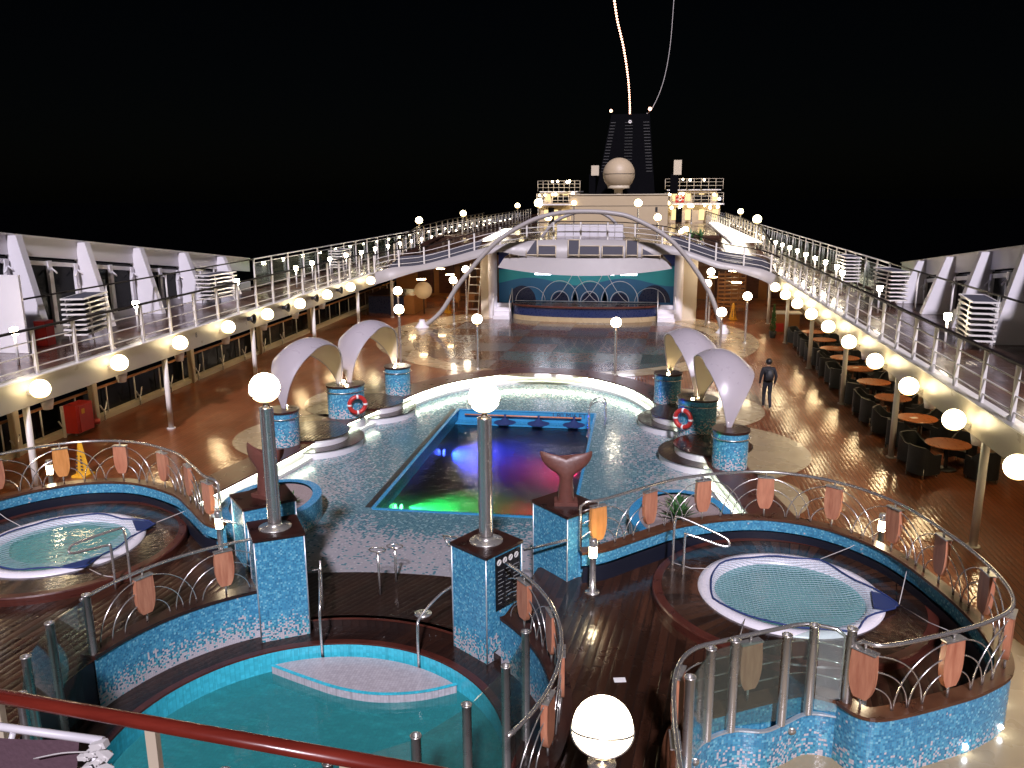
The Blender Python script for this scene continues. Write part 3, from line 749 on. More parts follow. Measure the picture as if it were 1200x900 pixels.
def glass_screen(label, posts, z0, z1, zg0, r=.062, zt=None):
    t = thing('glass_screen', label, 'glass screen', (posts[len(posts) // 2][0], posts[len(posts) // 2][1], z0))
    for x, y in posts:
        b = MB(); b.lathe([(r, z0), (r, z1 - .02), (r * 1.15, z1 - .015), (r * 1.15, z1), (r * .7, z1), (r * .7, z1 - .06), (.001, z1 - .06)], (x, y, 0), 16); b.build('post', 'steelp', t)
    for a, c in zip(posts, posts[1:]):
        d = V((c[0] - a[0], c[1] - a[1], 0)); L = d.length; d = d / L; nrm = V((-d.y, d.x, 0))
        rows = []
        for sgn in (-.006, .006):
            rows.append([V((a[0], a[1], 0)) + d * (L * k / 6) + nrm * sgn for k in range(7)])
        b = MB(); b.beam((a[0] + d.x * (r + .01), a[1] + d.y * (r + .01), (zg0 + z1 - .06) / 2), (c[0] - d.x * (r + .01), c[1] - d.y * (r + .01), (zg0 + z1 - .06) / 2), .012, z1 - .06 - zg0)
        b.build('glass_pane', 'glass', t)
    return t
PL = Path(LED)
glass_screen('glass screen with five steel posts on the wavy ledge of the right terrace', [PL.at(d) for d in (.15, .62, 1.12, 1.85, 2.25, 3.0)], .66, 1.96, .72)
# plunge pool side walls
def plunge_wall(path, sgn, label):
    t = thing('plunge_wall', label, 'wall', (path[12][0], path[12][1], -.6))
    MB().wall(path, ZR - .02, TF + .02).build('mosaic_face', 'mos_wall', t)
    MB().band(offset(path, sgn * .13), .30, TF + .01, TF + .07).build('wood_cap', 'darkcap', t)
struct(MB().wall(plLow, ZR - .02, TF).build('terrace_floor_edge', 'darknavy')); plunge_wall(plL, 1, 'curved blue and white mosaic wall left of the plunge pool'); plunge_wall(plR, -1, 'curved blue and white mosaic wall right of the plunge pool')
fan_rail('plunge_railing', 'steel scallop railing with paddles along the left side of the plunge pool', offset(plL, .12)[::-1], TF + .07, 1.33, 2, s0=.62, s1=2.05, ends=False)
fan_rail('plunge_railing', 'steel scallop railing with paddles along the right side of the plunge pool', offset(plR, -.12)[::-1], TF + .07, 1.33, 4, s0=.55, s1=3.9, ends=False)
b0 = [(-4.10, 10.70), (-4.27, 9.95), (-4.25, 9.15), (-4.0, 8.2), (-3.3, 7.4)]
glass_screen('green tinted glass screen with steel posts at the left end of the plunge pool', [(-4.50, 10.72), (-4.47, 9.85), (-4.16, 8.98), (-3.6, 8.2)], ZR, 1.40, -.45)
glass_screen('green tinted glass screen with steel posts at the near right of the plunge pool', [(2.42, 10.92), (2.28, 9.98), (1.93, 9.05), (1.46, 8.36), (.6, 7.75), (-.5, 7.45)], ZR, 1.22, -.45)

# pillars and pedestals
def quadbox(name, label, cat, top, zb, zt, zb_list=None, cap='darkcap'):
    cx = sum(p[0] for p in top) / 4; cy_ = sum(p[1] for p in top) / 4
    t = thing(name, label, cat, (cx, cy_, zb))
    b = MB(); u = 0
    for i in range(4):
        p, q = top[i], top[(i + 1) % 4]; L = hypot(q[0] - p[0], q[1] - p[1])
        b.add([(p[0], p[1], zb), (q[0], q[1], zb), (q[0], q[1], zt - .05), (p[0], p[1], zt - .05)], [(0, 1, 2, 3)], [[(u, zb), (u + L, zb), (u + L, zt), (u, zt)]]); u += L
    b.build('mosaic_body', 'mos_pil', t)
    for x, y in top: MB().tube([(x, y, zb), (x, y, zt - .05)], .014, 6).build('corner_trim', 'trimsilver', t)
    ct = [(cx + (x - cx) * 1.05, cy_ + (y - cy_) * 1.05) for x, y in top]
    MB().prism(ct, zt - .05, zt).build('wood_top', cap, t)
    return t, (cx, cy_)
CP = [(.75, 13.36), (1.47, 12.83), (1.97, 13.62), (1.22, 14.18)]
LP = [(-2.78, 12.94), (-2.02, 13.39), (-2.53, 14.19), (-3.27, 13.7)]
RD = [(1.98, 15.16), (2.72, 14.42), (3.28, 15.1), (2.52, 15.82)]
LD = [(-3.95, 14.5), (-3.4, 13.98), (-2.69, 14.6), (-3.27, 15.45)]
LD = [(-4.06, 14.62), (-3.46, 13.94), (-2.69, 14.60), (-3.27, 15.36)]
cpil, cpc = quadbox('mosaic_pillar', 'blue mosaic pillar with lamp and black sign board right of the plunge pool steps', 'pillar', CP, ZR, 1.45)
lpil, lpc = quadbox('mosaic_pillar', 'blue mosaic pillar with lamp left of the plunge pool steps', 'pillar', LP, ZR, 1.45)
rped, rpc = quadbox('mosaic_pedestal', 'blue mosaic pedestal under the right whale tail sculpture', 'pedestal', RD, -.42, 1.62)
lped, lpc2 = quadbox('mosaic_pedestal', 'blue mosaic pedestal under the left whale tail sculpture', 'pedestal', LD, -.42, 1.62)
# sign board on the centre pillar's right face
a, c = V((1.47, 12.83, 0)), V((1.97, 13.62, 0)); d = (c - a).normalized(); nr = V((d.y, -d.x, 0))
bd = MB(); q0 = a + d * .22 + nr * .02; q1 = a + d * .86 + nr * .02
bd.beam((q0.x, q0.y, .86), (q1.x, q1.y, .86), .02, 1.0); sgn = bd.build('sign_board', 'signblack', cpil)
b = MB()
for k in range(4):
    q = a + d * (.30 + .15 * k) + nr * .034
    cvs = [q + d * (.058 * cos(2 * pi * j / 16)) + V((0, 0, 1.25 + .058 * sin(2 * pi * j / 16))) for j in range(16)]
    b.add(cvs, [tuple(range(16))])
b.build('round_pictograms', 'printed', sgn)
b = MB()
for k in range(3):
    for j in range(9):
        q = a + d * (.27 + .20 * k) + nr * .033; e = a + d * (.27 + .20 * k + .15 - .03 * (j % 3)) + nr * .033
        b.beam((q.x, q.y, 1.08 - .075 * j), (e.x, e.y, 1.08 - .075 * j), .003, .012)
b.build('small_print_lines', 'trimsilver', sgn)
b = MB()
for k in range(4):
    q = a + d * (.30 + .15 * k) + nr * .036
    b.beam((q.x - d.x * .03, q.y - d.y * .03, 1.22), (q.x + d.x * .03, q.y + d.y * .03, 1.28), .002, .012)
b.build('pictogram_marks', 'ink', sgn)

# whale tail sculptures
def whale(label, cx, cy_, z, rz):
    t = thing('whale_tail_sculpture', label, 'sculpture', (cx, cy_, z), rz)
    rows = []; n = 24
    prof = [(.07, .19, .17), (.30, .175, .16), (.55, .15, .14), (.70, .16, .13), (.78, .23, .13), (.86, .36, .12), (.94, .47, .11), (1.02, .54, .095), (1.10, .575, .075), (1.17, .585, .05), (1.20, .57, .02)]
    for z_, w, dp in prof:
        lift = max(0, (z_ - .7) / .5)
        r = []
        for k in range(n + 1):
            a = 2 * pi * k / n; u = cos(a); x = w * (abs(u) ** .85) * (1 if u > 0 else -1)
            yv = sin(a); crease = 1 - .35 * lift * max(0, 1 - abs(u) * 4)
            y = dp * abs(yv) ** .9 * (1 if yv > 0 else -1) * crease + .10 * lift * (x / .58) ** 2
            zz = z_ + lift * (.10 * abs(x / .58) ** 2.2 - .09 * max(0, 1 - abs(x) / .10))
            r.append(V((x, y, zz)))
        rows.append(r)
    b = MB(); b.grid(rows); b.add(rows[-1][:-1], [tuple(range(n))]); o = b.build('flukes', 'stone', t, local=True)
    MB().box(-.26, -.2, 0, .26, .2, .09).build('plinth', 'stone', t, local=True)
    t.scale = (.86, .86, .80)
whale('reddish whale tail sculpture on the right mosaic pedestal', rpc[0], rpc[1] - .05, 1.62, .12)
whale('reddish whale tail sculpture on the left mosaic pedestal, partly behind a lamp post', lpc2[0] + .05, lpc2[1], 1.62, -.35)
for o_, ang in ((rpc, 0), (lpc2, 0)): pass
# steps up from the mosaic surround to the terraces, with footlights
for sx, nm in ((1, 'right'), (-1, 'left')):
    f_ = (lambda p: p) if sx > 0 else (lambda p: (-1.44 - p[0], p[1] + .05))
    st = thing('terrace_steps', 'wooden steps with footlights up to the ' + nm + ' hot tub terrace', 'steps', f_((2.0, 14.5)) + (-.42,))
    for k, z in ((0, -.18), (1, .06), (2, .295)):
        pts = [f_(p) for p in ((1.55 + .18 * k, 13.9 + .1 * k), (2.6, 13.6), (3.0, 14.5), (2.0 + .1 * k, 15.2))]
        if sx < 0: pts = pts[::-1]
        MB().prism(pts, -.42, z).build('tread', 'deck_s' if k == 2 else 'browncap', st)
    p0, p1 = f_((1.82, 15.1)), f_((2.72, 14.35))
    b = MB(); b.tube([(p0[0], p0[1] - .08, .62), (p1[0], p1[1] - .1, 1.22)], .026); b.build('handrail', 'steel', st)
def small(name, builder, m, loc, label, cat, group=None, rz=0.0):
    o = builder.build(name, m, local=True); o.location = loc; o.rotation_euler = (0, 0, rz); return tag(o, label, cat, group)
for k, q in enumerate(((2.16, 14.93, -.06), (2.50, 14.58, .14))):
    small('footlight', MB().sphere((0, 0, 0), .04, 8), 'foot', q, ('lower' if k == 0 else 'upper') + ' small white footlight at the foot of the right mosaic pedestal', 'light', 'footlights')
wb = Path(TR)
for k, d in enumerate((wb.len - 4.3, wb.len - 3.6, wb.len - 2.8, wb.len - 2.0)):
    x, y = wb.at(d); a = wb.ang(d); nx, ny = -sin(a), cos(a)
    small('footlight', MB().sphere((0, 0, 0), .03, 8), 'foot', (x + nx * .11, y + ny * .11, .12), ORD[k] + ' footlight from the far side on the right terrace outer wall', 'light', 'footlights')

# ------------------------------------------------------------------ globe lamps
def globe_lamp(name, label, loc, h, r, pr=.05, cat='street lamp', group=None, gm='globe', base=.14, hoops=True):
    t = thing(name, label, cat, loc, 0, group)
    MB().lathe([(.001, 0), (base, 0), (base, .02), (pr * 1.3, .03), (pr, .06), (pr, .12)], (0, 0, 0), 20).build('base_plate', 'steelp', t, local=True)
    MB().lathe([(pr, .10), (pr, h - r - .10), (pr * 1.05, h - r - .09), (pr * .5, h - r - .08), (pr * .35, h - r)], (0, 0, 0), 20).build('pole', 'steel', t, local=True)
    gl = MB().sphere((0, 0, h), r, 14).build('globe', gm, t, local=True)
    if hoops:
        b = MB(); rr = r * 1.02
        for tl in (.35, -.35):
            b.tube([(rr * cos(a) * 1.0, rr * sin(a) * cos(tl), h + rr * sin(a) * sin(tl) - r * .12) for a in [2 * pi * k / 28 for k in range(28)]], .011 * r / .3 + .002, 5, True)
        b.lathe([(.001, h - r * 1.02), (r * .45, h - r * .92), (r * .5, h - r * .88)], (0, 0, 0), 18); b.build('holder', 'steelp', gl, local=True)
    return t
globe_lamp('globe_lamp', 'large globe lamp on a thick steel post on the mosaic pillar left of the steps', (lpc[0], lpc[1], 1.45), 2.66, .272, .125, gm='bigglobe', base=.30, group='large globe lamps on the mosaic pillars')
globe_lamp('globe_lamp', 'large globe lamp on a thick post on the mosaic pillar with the sign board', (cpc[0], cpc[1], 1.45), 2.63, .272, .125, gm='bigglobe', base=.30, group='large globe lamps on the mosaic pillars')
globe_lamp('globe_lamp', 'largest globe lamp, in front at the bottom edge, close to the camera', (3.73, 6.5, .3), 2.58, .268, .125, gm='bigglobe', base=.3)
LL = [(-2.97, 34.5, 2.19, 'on the pool rim by the dance floor, left of its middle'), (2.95, 34.0, 2.23, 'on the pool rim by the dance floor, right of its middle'),
      (-6.62, 35.2, 2.46, 'behind the far left shell canopy, nearer of the two there'), (-8.33, 40.8, 2.60, 'behind the far left shell canopy, farther of the two there'),
      (-6.79, 46.7, 2.55, 'at the left foot of the white arch'), (-6.62, 49.4, 2.92, 'behind the left foot of the white arch beside the stage'),
      (7.56, 38.3, 2.12, 'at the dance floor edge before the right foot of the arch'), (9.15, 42.4, 2.36, 'on the right of the beige ring near the walking person'),
      (7.55, 47.2, 2.46, 'touching the right leg of the white arch'), (7.84, 48.9, 2.95, 'behind the right leg of the arch, above the other'), (7.05, 52, 3.02, 'right behind the white stage column on the right')]
proto = None
for x, y, h, w in LL:
    globe_lamp('globe_lamp', 'slim globe lamp ' + w, (x, y, 0), h, .215, .055, group='globe lamps on slim poles round the dance floor', gm='globew', hoops=False)

# bollard lights
def bollard(name, label, loc, group, h=1.06):
    t = thing(name, label, 'bollard light', loc, 0, group)
    MB().lathe([(.001, 0), (.13, 0), (.13, .025), (.06, .03), (.055, .70), (.065, .71)], (0, 0, 0), 18).build('post', 'steelp', t, local=True)
    MB().lathe([(.001, .71), (.068, .71), (.068, .92), (.001, .92)], (0, 0, 0), 16).build('lamp_glass', 'bulb', t, local=True)
    MB().lathe([(.07, .92), (.07, h - .02), (.06, h), (.001, h)], (0, 0, 0), 16).build('cap', 'steelp', t, local=True)
    return t
GB = 'bollard lights on the hot tub terraces'
b0 = bollard('bollard_light', 'lit steel bollard by the right mosaic pedestal', (3.22, 14.05, TF), GB)
for loc, lab in (((8.72, 16.05, TF), 'lit steel bollard in front of the glowing paddle at the back of the right terrace'), ((7.12, 10.75, TF), 'lit steel bollard in the near corner of the right terrace by the glass screen'),
                 ((-4.22, 14.35, TF), 'lit steel bollard between the two left mosaic pillars'), ((-9.86, 16.85, TF), 'lit steel bollard at the back of the left terrace in front of the lamp-tinted paddle')):
    dup(b0, loc, 0, lab, GB)

# ------------------------------------------------------------------ hot tubs
def hot_tub(side, cx, cy_, label, ex=1.0):
    t = thing('hot_tub', label, 'hot tub', (cx, cy_, TF))
    r = 1.58; z = .16
    MB().lathe([(r, z), (2.25, z)], (0, 0, 0), 96, False).build('boarded_surround', 'rad_d', t, local=True)
    MB().lathe([(2.25, z + .004), (2.40, z + .004), (2.42, z - .02), (2.42, 0)], (0, 0, 0), 96, False).build('edge_board', 'redlip', t, local=True)
    MB().lathe([(r + .02, z), (r, z + .045), (r - .12, z + .06), (r - .26, z + .02), (r - .30, z - .10), (r - .42, z - .45), (.6, z - .62), (.001, z - .62)], (0, 0, 0), 72).build('tub_shell', 'shell', t, local=True)
    MB().disc(r - .29, z - .06, (0, 0), 64).build('water', 'w_tub', t, local=True)
    # bather's rail
    hx = -2.02 if side > 0 else 2.35
    hy = .85 if side > 0 else -1.25
    sg = 1 if side > 0 else -1
    b = MB()
    for k, (dy, hh) in enumerate(((0, 1.12), (-.16, .90))):
        pass
    tp = smooth_path([(hx, hy, 0), (hx, hy, .75), (hx + sg * .02, hy, 1.08), (hx + sg * .12, hy, 1.14), (hx + sg * .85, hy - .18, .90), (hx + sg * 1.0, hy - .24, .80), (hx + sg * .92, hy - .27, .72), (hx + sg * .28, hy - .20, .88), (hx + sg * .2, hy - .18, .80), (hx + sg * .2, hy - .18, 0)], 4)
    b.tube(tp, .024); b.tube([(hx - .06, hy, .14), (hx + sg * .26, hy - .2, .14)], .012, 6); b.build('grab_rail', 'steel', t, local=True)
    return t
t1 = hot_tub(1, 6.72, 14.25, 'round white hot tub on the right terrace under a stretched blue net')
t2 = hot_tub(-1, -7.75, 14.35, 'round white hot tub on the left terrace with a net drawn over its rim')
def tubnet(cx, cy_, z, pts, hole, label, cords):
    t = thing('tub_net', label, 'net', (cx, cy_, z))
    n = 48
    def rad(a):
        base = 1.36
        for pa, pr_, pw in pts:
            d_ = (a - pa + pi) % (2 * pi) - pi; base += (pr_ - 1.36) * max(0, 1 - abs(d_) / pw) ** 1.6
        return base
    rows = []
    fr = [0, .2, .4, .6, .75, .86, .94, 1.0] if not hole else [.70, .78, .86, .92, 1.0]
    for f_ in fr:
        rows.append([])
        for k in range(n + 1):
            a = 2 * pi * k / n; R = rad(a) * f_; x, y = R * cos(a), R * sin(a)
            sag = -.10 * max(0, 1 - (R / 1.3) ** 2) + (.02 if R > 1.1 else 0) - .10 * max(0, R - 1.62) + .012 * sin(9 * a) * f_
            rows[-1].append(V((x, y, sag)))
    b = MB(); b.grid(rows)
    b.uv = [[(b.v[i].x, b.v[i].y) for i in f] for f in b.f]
    b.build('netting', 'net', t, local=True)
    b = MB()
    for lo, hi in ((1.36, 1.9),):
        rws = [[V(((rad(2 * pi * k / n) - w) * cos(2 * pi * k / n), (rad(2 * pi * k / n) - w) * sin(2 * pi * k / n), (.032 + .012 * sin(9 * 2 * pi * k / n) - .10 * max(0, rad(2 * pi * k / n) - 1.62)))) for k in range(n + 1)] for w in (.015, 0.0)]
    ring_ = [rws[1][k] for k in range(n)]
    b.tube(ring_, .017, 6, True); b.build('border_rope', 'rope', t, local=True)
    # dark gathered corners of the net
    for pa, pr_, pw in pts:
        if pr_ < 1.7: continue
        b = MB()
        w = .20; q = []
        for a in (pa - w, pa - w / 2, pa, pa + w / 2, pa + w): q.append(V((rad(a) * .99 * cos(a), rad(a) * .99 * sin(a), .028 - .10 * max(0, rad(a) - 1.62))))
        e = V((1.42 * cos(pa + w * 1.2), 1.42 * sin(pa + w * 1.2), .05)); e2 = V((1.42 * cos(pa - w * 1.2), 1.42 * sin(pa - w * 1.2), .05))
        b.add(q + [e, e2], [(0, 1, 2, 3, 4, 5, 6)]); b.build('gathered_corner', 'netblue', t, local=True)
    for p0, p1 in cords: MB().tube([p0, ((p0[0] + p1[0]) / 2, (p0[1] + p1[1]) / 2, (p0[2] + p1[2]) / 2 - .05), p1], .008, 5).build('tie_cord', 'cord', t, local=True)
tubnet(6.72, 14.25, TF + .20, [(radians(205), 1.50, .5), (radians(60), 1.55, .45), (radians(350), 1.84, .6), (radians(300), 1.62, .5), (radians(140), 1.45, .5)], False, 'blue net stretched over the right hot tub with corded corners',
       [((1.78, -.31, .02), (2.35, 1.1, .5)), ((.78, 1.34, .03), (2.0, 1.9, .45)), ((-1.36, .63, .03), (-2.0, .85, 0)), ((-.9, -1.2, .02), (-1.2, -2.6, .35)), ((1.78, -.31, .02), (2.2, -2.0, .4))])
tubnet(-7.75, 14.35, TF + .20, [(radians(40), 1.84, .5), (radians(-40), 1.72, .4), (radians(190), 1.5, .5), (radians(100), 1.45, .5)], True, 'blue net drawn round the rim of the left hot tub',
       [((1.40, 1.18, .02), (2.6, 2.3, .45)), ((1.4, -1.1, 0), (2.1, -1.35, 0)), ((-1.3, .5, .03), (-2.4, .9, .3))])
small('round_hatch', MB().lathe([(.001, 0), (.17, 0), (.18, .012), (.12, .016), (.001, .012)], (0, 0, 0), 24), 'steelp', (8.55, 13.1, TF + .002), 'round steel hatch in the right terrace floor near its outer wall', 'hatch')
small('paper_card', MB().box(-.09, -.06, 0, .09, .06, .004), 'printed', (3.80, 11.3, TF + .002), 'small white card lying on the wet dark boards of the right terrace', 'card', None, .2)

# ------------------------------------------------------------------ canopy platforms, drums and shells
def platform(cx, cy_, label, r=1.62):
    t = thing('round_platform', label, 'platform', (cx, cy_, -.42))
    MB().lathe([(r - .04, -.42), (r - .04, -.195)], (cx, cy_, 0), 72, True).build('lower_riser', 'whitecool', t)
    MB().lathe([(.001, -.175), (r, -.175), (r, -.195), (r - .05, -.198)], (cx, cy_, 0), 72, False).build('lower_tread', 'deck_t', t)
    MB().lathe([(r * .72 - .04, -.175), (r * .72 - .04, .048)], (cx, cy_, 0), 64, True).build('upper_riser', 'whitecool', t)
    MB().lathe([(.001, .07), (r * .72, .07), (r * .72, .046), (r * .72 - .05, .045)], (cx, cy_, 0), 64, False).build('upper_tread', 'deck_s', t)
platform(6.2, 24.5, 'two step round platform under the near right shell canopy'); platform(5.55, 28.2, 'two step round platform under the far right shell canopy')
platform(-6.35, 24.3, 'two step round platform under the near left shell canopy'); platform(-5.7, 28.3, 'two step round platform under the far left shell canopy')
def drum(x, y, label, r=.48, h=1.22, wide=1.0, rz=0.0, ups=(.3,)):
    t = thing('mosaic_drum', label, 'drum', (x, y, -.1), rz)
    b = MB(); b.lathe([(r, -.3), (r, h - .05)], (0, 0, 0), 40, True)
    b.v = [V((p.x * wide, p.y, p.z)) for p in b.v]; b.build('mosaic_body', 'mos_drum', t, local=True)
    b = MB(); b.lathe([(r + .03, h - .06), (r + .03, h), (.001, h)], (0, 0, 0), 40, False); b.v = [V((p.x * wide, p.y, p.z)) for p in b.v]; b.build('wood_top', 'darkcap', t, local=True)
    b = MB(); b.tube([((r + .04) * wide * cos(a), (r + .04) * sin(a), h - .22) for a in [2 * pi * k / 40 for k in range(40)]], .016, 6, True); b.build('rail_ring', 'steel', t, local=True)
    for uy in ups: MB().lathe([(.001, h + .0), (.045, h), (.045, h + .03), (.001, h + .035)], (.0, uy, 0), 12).build('uplight', 'uplight', t, local=True)
    return t
drum(6.50, 22.6, 'round mosaic drum holding the near foot of the right near shell canopy'); drum(5.80, 26.0, 'wide mosaic drum with lifebuoy between the right shell canopies', .50, 1.25, 1.25, -.5, (-.36, .36)); drum(4.98, 29.7, 'round mosaic drum holding the far foot of the right far shell canopy', ups=(-.32,))
drum(-6.72, 22.95, 'round mosaic drum holding the near foot of the left near shell canopy'); drum(-5.95, 26.35, 'wide mosaic drum with lifebuoy between the left shell canopies', .50, 1.25, 1.25, .5, (-.36, .36)); drum(-5.10, 29.65, 'round mosaic drum holding the far foot of the left far shell canopy', ups=(-.32,))
def shell(p0, p1, H, Wd, side, label, skew=.35):
    p0, p1 = V(p0), V(p1); t = thing('shell_canopy', label, 'canopy', ((p0.x + p1.x) / 2, (p0.y + p1.y) / 2, p0.z))
    d = (p1 - p0); L = d.length; d.normalize(); o = V((side, 0, 0)) - d * (d.x * side); o.normalize()
    n, m = 30, 12; mid = []
    for i in range(n + 1):
        u = i / n; a = pi * u
        c_ = (p0 + p1) / 2 - d * (L / 2 * cos(a) * 1.02) + V((0, 0, H * sin(a) ** .85 if sin(a) > 0 else 0))
        q_ = min(1.0, 1.30 * (1 - abs(2 * u - 1)) + .07); w = Wd * (q_ - .18 * max(0, q_ - .72) ** 1.0)
        # surface normal in the arch plane
        nr_ = (-d * cos(a) * (H / (L / 2)) + V((0, 0, sin(a)))).normalized()
        row = []
        for j in range(m + 1):
            q = (j / m - .5) * 2
            row.append(c_ + o * (w * .5 * q + skew * w * .5) - V((0, 0, 1)) * (.22 * w * q * q) + V((0, 0, -.10 * w * q)) - nr_ * .0)
        mid.append(row)
    nrm = []
    for i in range(n + 1):
        r_ = []
        for j in range(m + 1):
            a_ = mid[min(i + 1, n)][j] - mid[max(i - 1, 0)][j]; b_ = mid[i][min(j + 1, m)] - mid[i][max(j - 1, 0)]
            k_ = a_.cross(b_); k_ = k_.normalized() if k_.length > 1e-9 else V((0, 0, 1))
            r_.append(k_)
        nrm.append(r_)
    sg = 1 if nrm[n // 2][m // 2].z > 0 else -1
    out = [[mid[i][j] + nrm[i][j] * sg * .02 for j in range(m + 1)] for i in range(n + 1)]
    inn = [[mid[i][j] - nrm[i][j] * sg * .02 for j in range(m + 1)] for i in range(n + 1)]
    MB().grid(out).build('outer_shell', 'sail', t); MB().grid(inn).build('lining', 'sailin', t)
    edge = [mid[i][0] for i in range(n + 1)] + [mid[i][m] for i in range(n, -1, -1)]
    MB().tube(edge, .028, 6, True).build('edge_tube', 'sail', t)
    b = MB()
    for p in (p0, p1): b.tube([p + V((0, 0, -.02)), p + V((0, 0, .14))], .05, 8); b.tube([p + V((-.09, 0, .03)), p + V((.09, 0, .03))], .03, 6)
    b.build('foot_bracket', 'steelp', t)
zt = 1.14
shell((6.42, 22.72, zt), (5.85, 25.75, zt), 1.85, 1.45, 1, 'white arched shell canopy, near one of the right pair')
shell((5.75, 26.2, zt), (5.02, 29.5, zt), 1.85, 1.45, 1, 'white arched shell canopy, far one of the right pair')
shell((-6.66, 23.05, zt), (-6.05, 26.1, zt), 1.85, 1.45, -1, 'white arched shell canopy, near one of the left pair')
shell((-5.85, 26.6, zt), (-5.14, 29.5, zt), 1.9, 1.45, -1, 'white arched shell canopy, far one of the left pair')
def buoy(loc, rz, label):
    t = thing('lifebuoy', label, 'lifebuoy', loc, rz, 'lifebuoys on the mosaic drums')
    P_ = [(.27 * cos(2 * pi * k / 32), 0, .27 * sin(2 * pi * k / 32)) for k in range(32)]
    MB().tube(P_, .075, 10, True).build('ring', 'red', t, local=True)
    b = MB()
    for a in (0, pi / 2, pi, 3 * pi / 2): b.tube([(.27 * cos(a + e), 0, .27 * sin(a + e)) for e in (-.12, 0, .12)], .079, 10)
    b.build('white_band', 'printed', t, local=True)
buoy((5.35, 25.62, .52), -.55, 'red and white lifebuoy on the wide right mosaic drum'); buoy((-5.42, 25.98, .52), .55, 'red and white lifebuoy on the wide left mosaic drum')

# planters with agaves
def agave(x, y, z, s, label, n=22):
    t = thing('agave', label, 'plant', (x, y, z)); b = MB(); rnd = random.Random(int(x * 100))
    for k in range(n):
        a = rnd.uniform(0, 2 * pi); el = rnd.uniform(.35, 1.45); L = s * rnd.uniform(.7, 1.1); w = .045 * s / .5
        dr = V((cos(a) * cos(el), sin(a) * cos(el), sin(el))); sd_ = V((-sin(a), cos(a), 0))
        p = [V((0, 0, 0)), dr * L * .5 + V((0, 0, .02)), dr * L + V((0, 0, -.08 * L * cos(el)))]
        b.add([p[0] - sd_ * w * .6, p[0] + sd_ * w * .6, p[1] + sd_ * w, p[1] - sd_ * w, p[2], p[1] + V((0, 0, -w * .5))], [(0, 1, 2, 3), (3, 2, 4), (0, 3, 5), (1, 5, 2), (3, 4, 5), (2, 5, 4)])
    b.build('leaves', 'leaf', t, local=True)
    MB().lathe([(.001, -.02), (.06, -.02), (.08, .1), (.02, .16)], (0, 0, 0), 10).build('stem', 'leaf', t, local=True)
def planter(pts, z, label):
    t = thing('curved_planter', label, 'planter', (pts[0][0], pts[0][1], -.42))
    MB().wall(pts, -.42, z, True).build('mosaic_side', 'mos_plant', t)
    ins = offset(pts, .22, True)
    b = MB(); n = len(pts); b.add([(x, y, z) for x, y in pts] + [(x, y, z) for x, y in ins], [(k, (k + 1) % n, n + (k + 1) % n, n + k) for k in range(n)]); b.build('rim_top', 'bluetile', t)
    MB().poly([ins], z - .05).build('gravel_bed', 'gravel', t)
planter([(5.0 + 1.25 * cos(a) * (1 if cos(a) > 0 else .95), 18.7 + 1.75 * sin(a)) for a in [2 * pi * k / 48 for k in range(48)]], .05, 'oval mosaic planter with gravel and agaves behind the right terrace railing')
planter([(-4.9 + 1.15 * cos(a), 18.1 + 1.5 * sin(a)) for a in [2 * pi * k / 48 for k in range(48)]], .15, 'oval mosaic planter with gravel behind the left whale tail sculpture')
agave(4.95, 18.5, .0, .62, 'larger green agave in the right planter', 34); agave(4.35, 19.1, .0, .42, 'smaller dark agave in the right planter', 20); agave(5.0, 19.4, 0, .45, 'dark spiky plant at the back of the right planter', 20)
agave(-4.35, 17.9, .1, .45, 'green agave in the left planter', 24)

# handrails and shower posts round the landing
t = thing('pool_handrail', 'bent steel handrail left of the plunge pool steps', 'handrail', (-1.64, 12.94, -.76))
b = MB(); b.tube(smooth_path([(-1.62, 12.94, -.76), (-1.62, 12.94, .02), (-1.68, 13.15, .32), (-1.92, 13.75, .52), (-1.98, 13.85, .50)], 5), .026); b.tube([(-1.98, 13.85, .50), (-2.2, 13.75, .50)], .02); b.tube([(-2.0, 14.0, -.42), (-2.0, 14.0, .62)], .022); b.build('rail_tube', 'steel', t)
t = thing('pool_handrail', 'bent steel handrail right of the plunge pool steps', 'handrail', (.22, 12.86, -.76))
b = MB(); b.tube(smooth_path([(.22, 12.86, -.76), (.22, 12.86, -.05), (.24, 12.98, .15), (.52, 13.35, .42), (.78, 13.65, .50)], 5), .026); b.build('rail_tube', 'steel', t)
t = thing('shower_post', 'pair of slim steel shower posts with ring tops at the edge of the dark landing', 'shower', (-1.1, 14.9, -.42))
b = MB(); b.tube([(-1.08, 14.75, -.42), (-1.1, 14.75, .52)], .026); b.tube([(-.93, 15.35, -.42), (-.93, 15.35, .35)], .026); b.build('posts', 'steel', t)
for x, y, z in ((-1.1, 14.75, .56), (-.93, 15.35, .38)): MB().tube([(x + .17 * cos(a), y + .10 * sin(a), z) for a in [2 * pi * k / 20 for k in range(20)]], .014, 6, True).build('ring_top', 'steel', t)
t = thing('signal_arm', 'short steel fitting sticking out beside the centre mosaic pillar', 'fitting', (.6, 14.0, 1.0)); b = MB(); b.tube([(.35, 14.35, 1.12), (.85, 14.0, 1.25)], .02); b.tube([(.35, 14.35, 1.12), (.5, 14.25, .95)], .02); b.build('arm', 'steel', t)

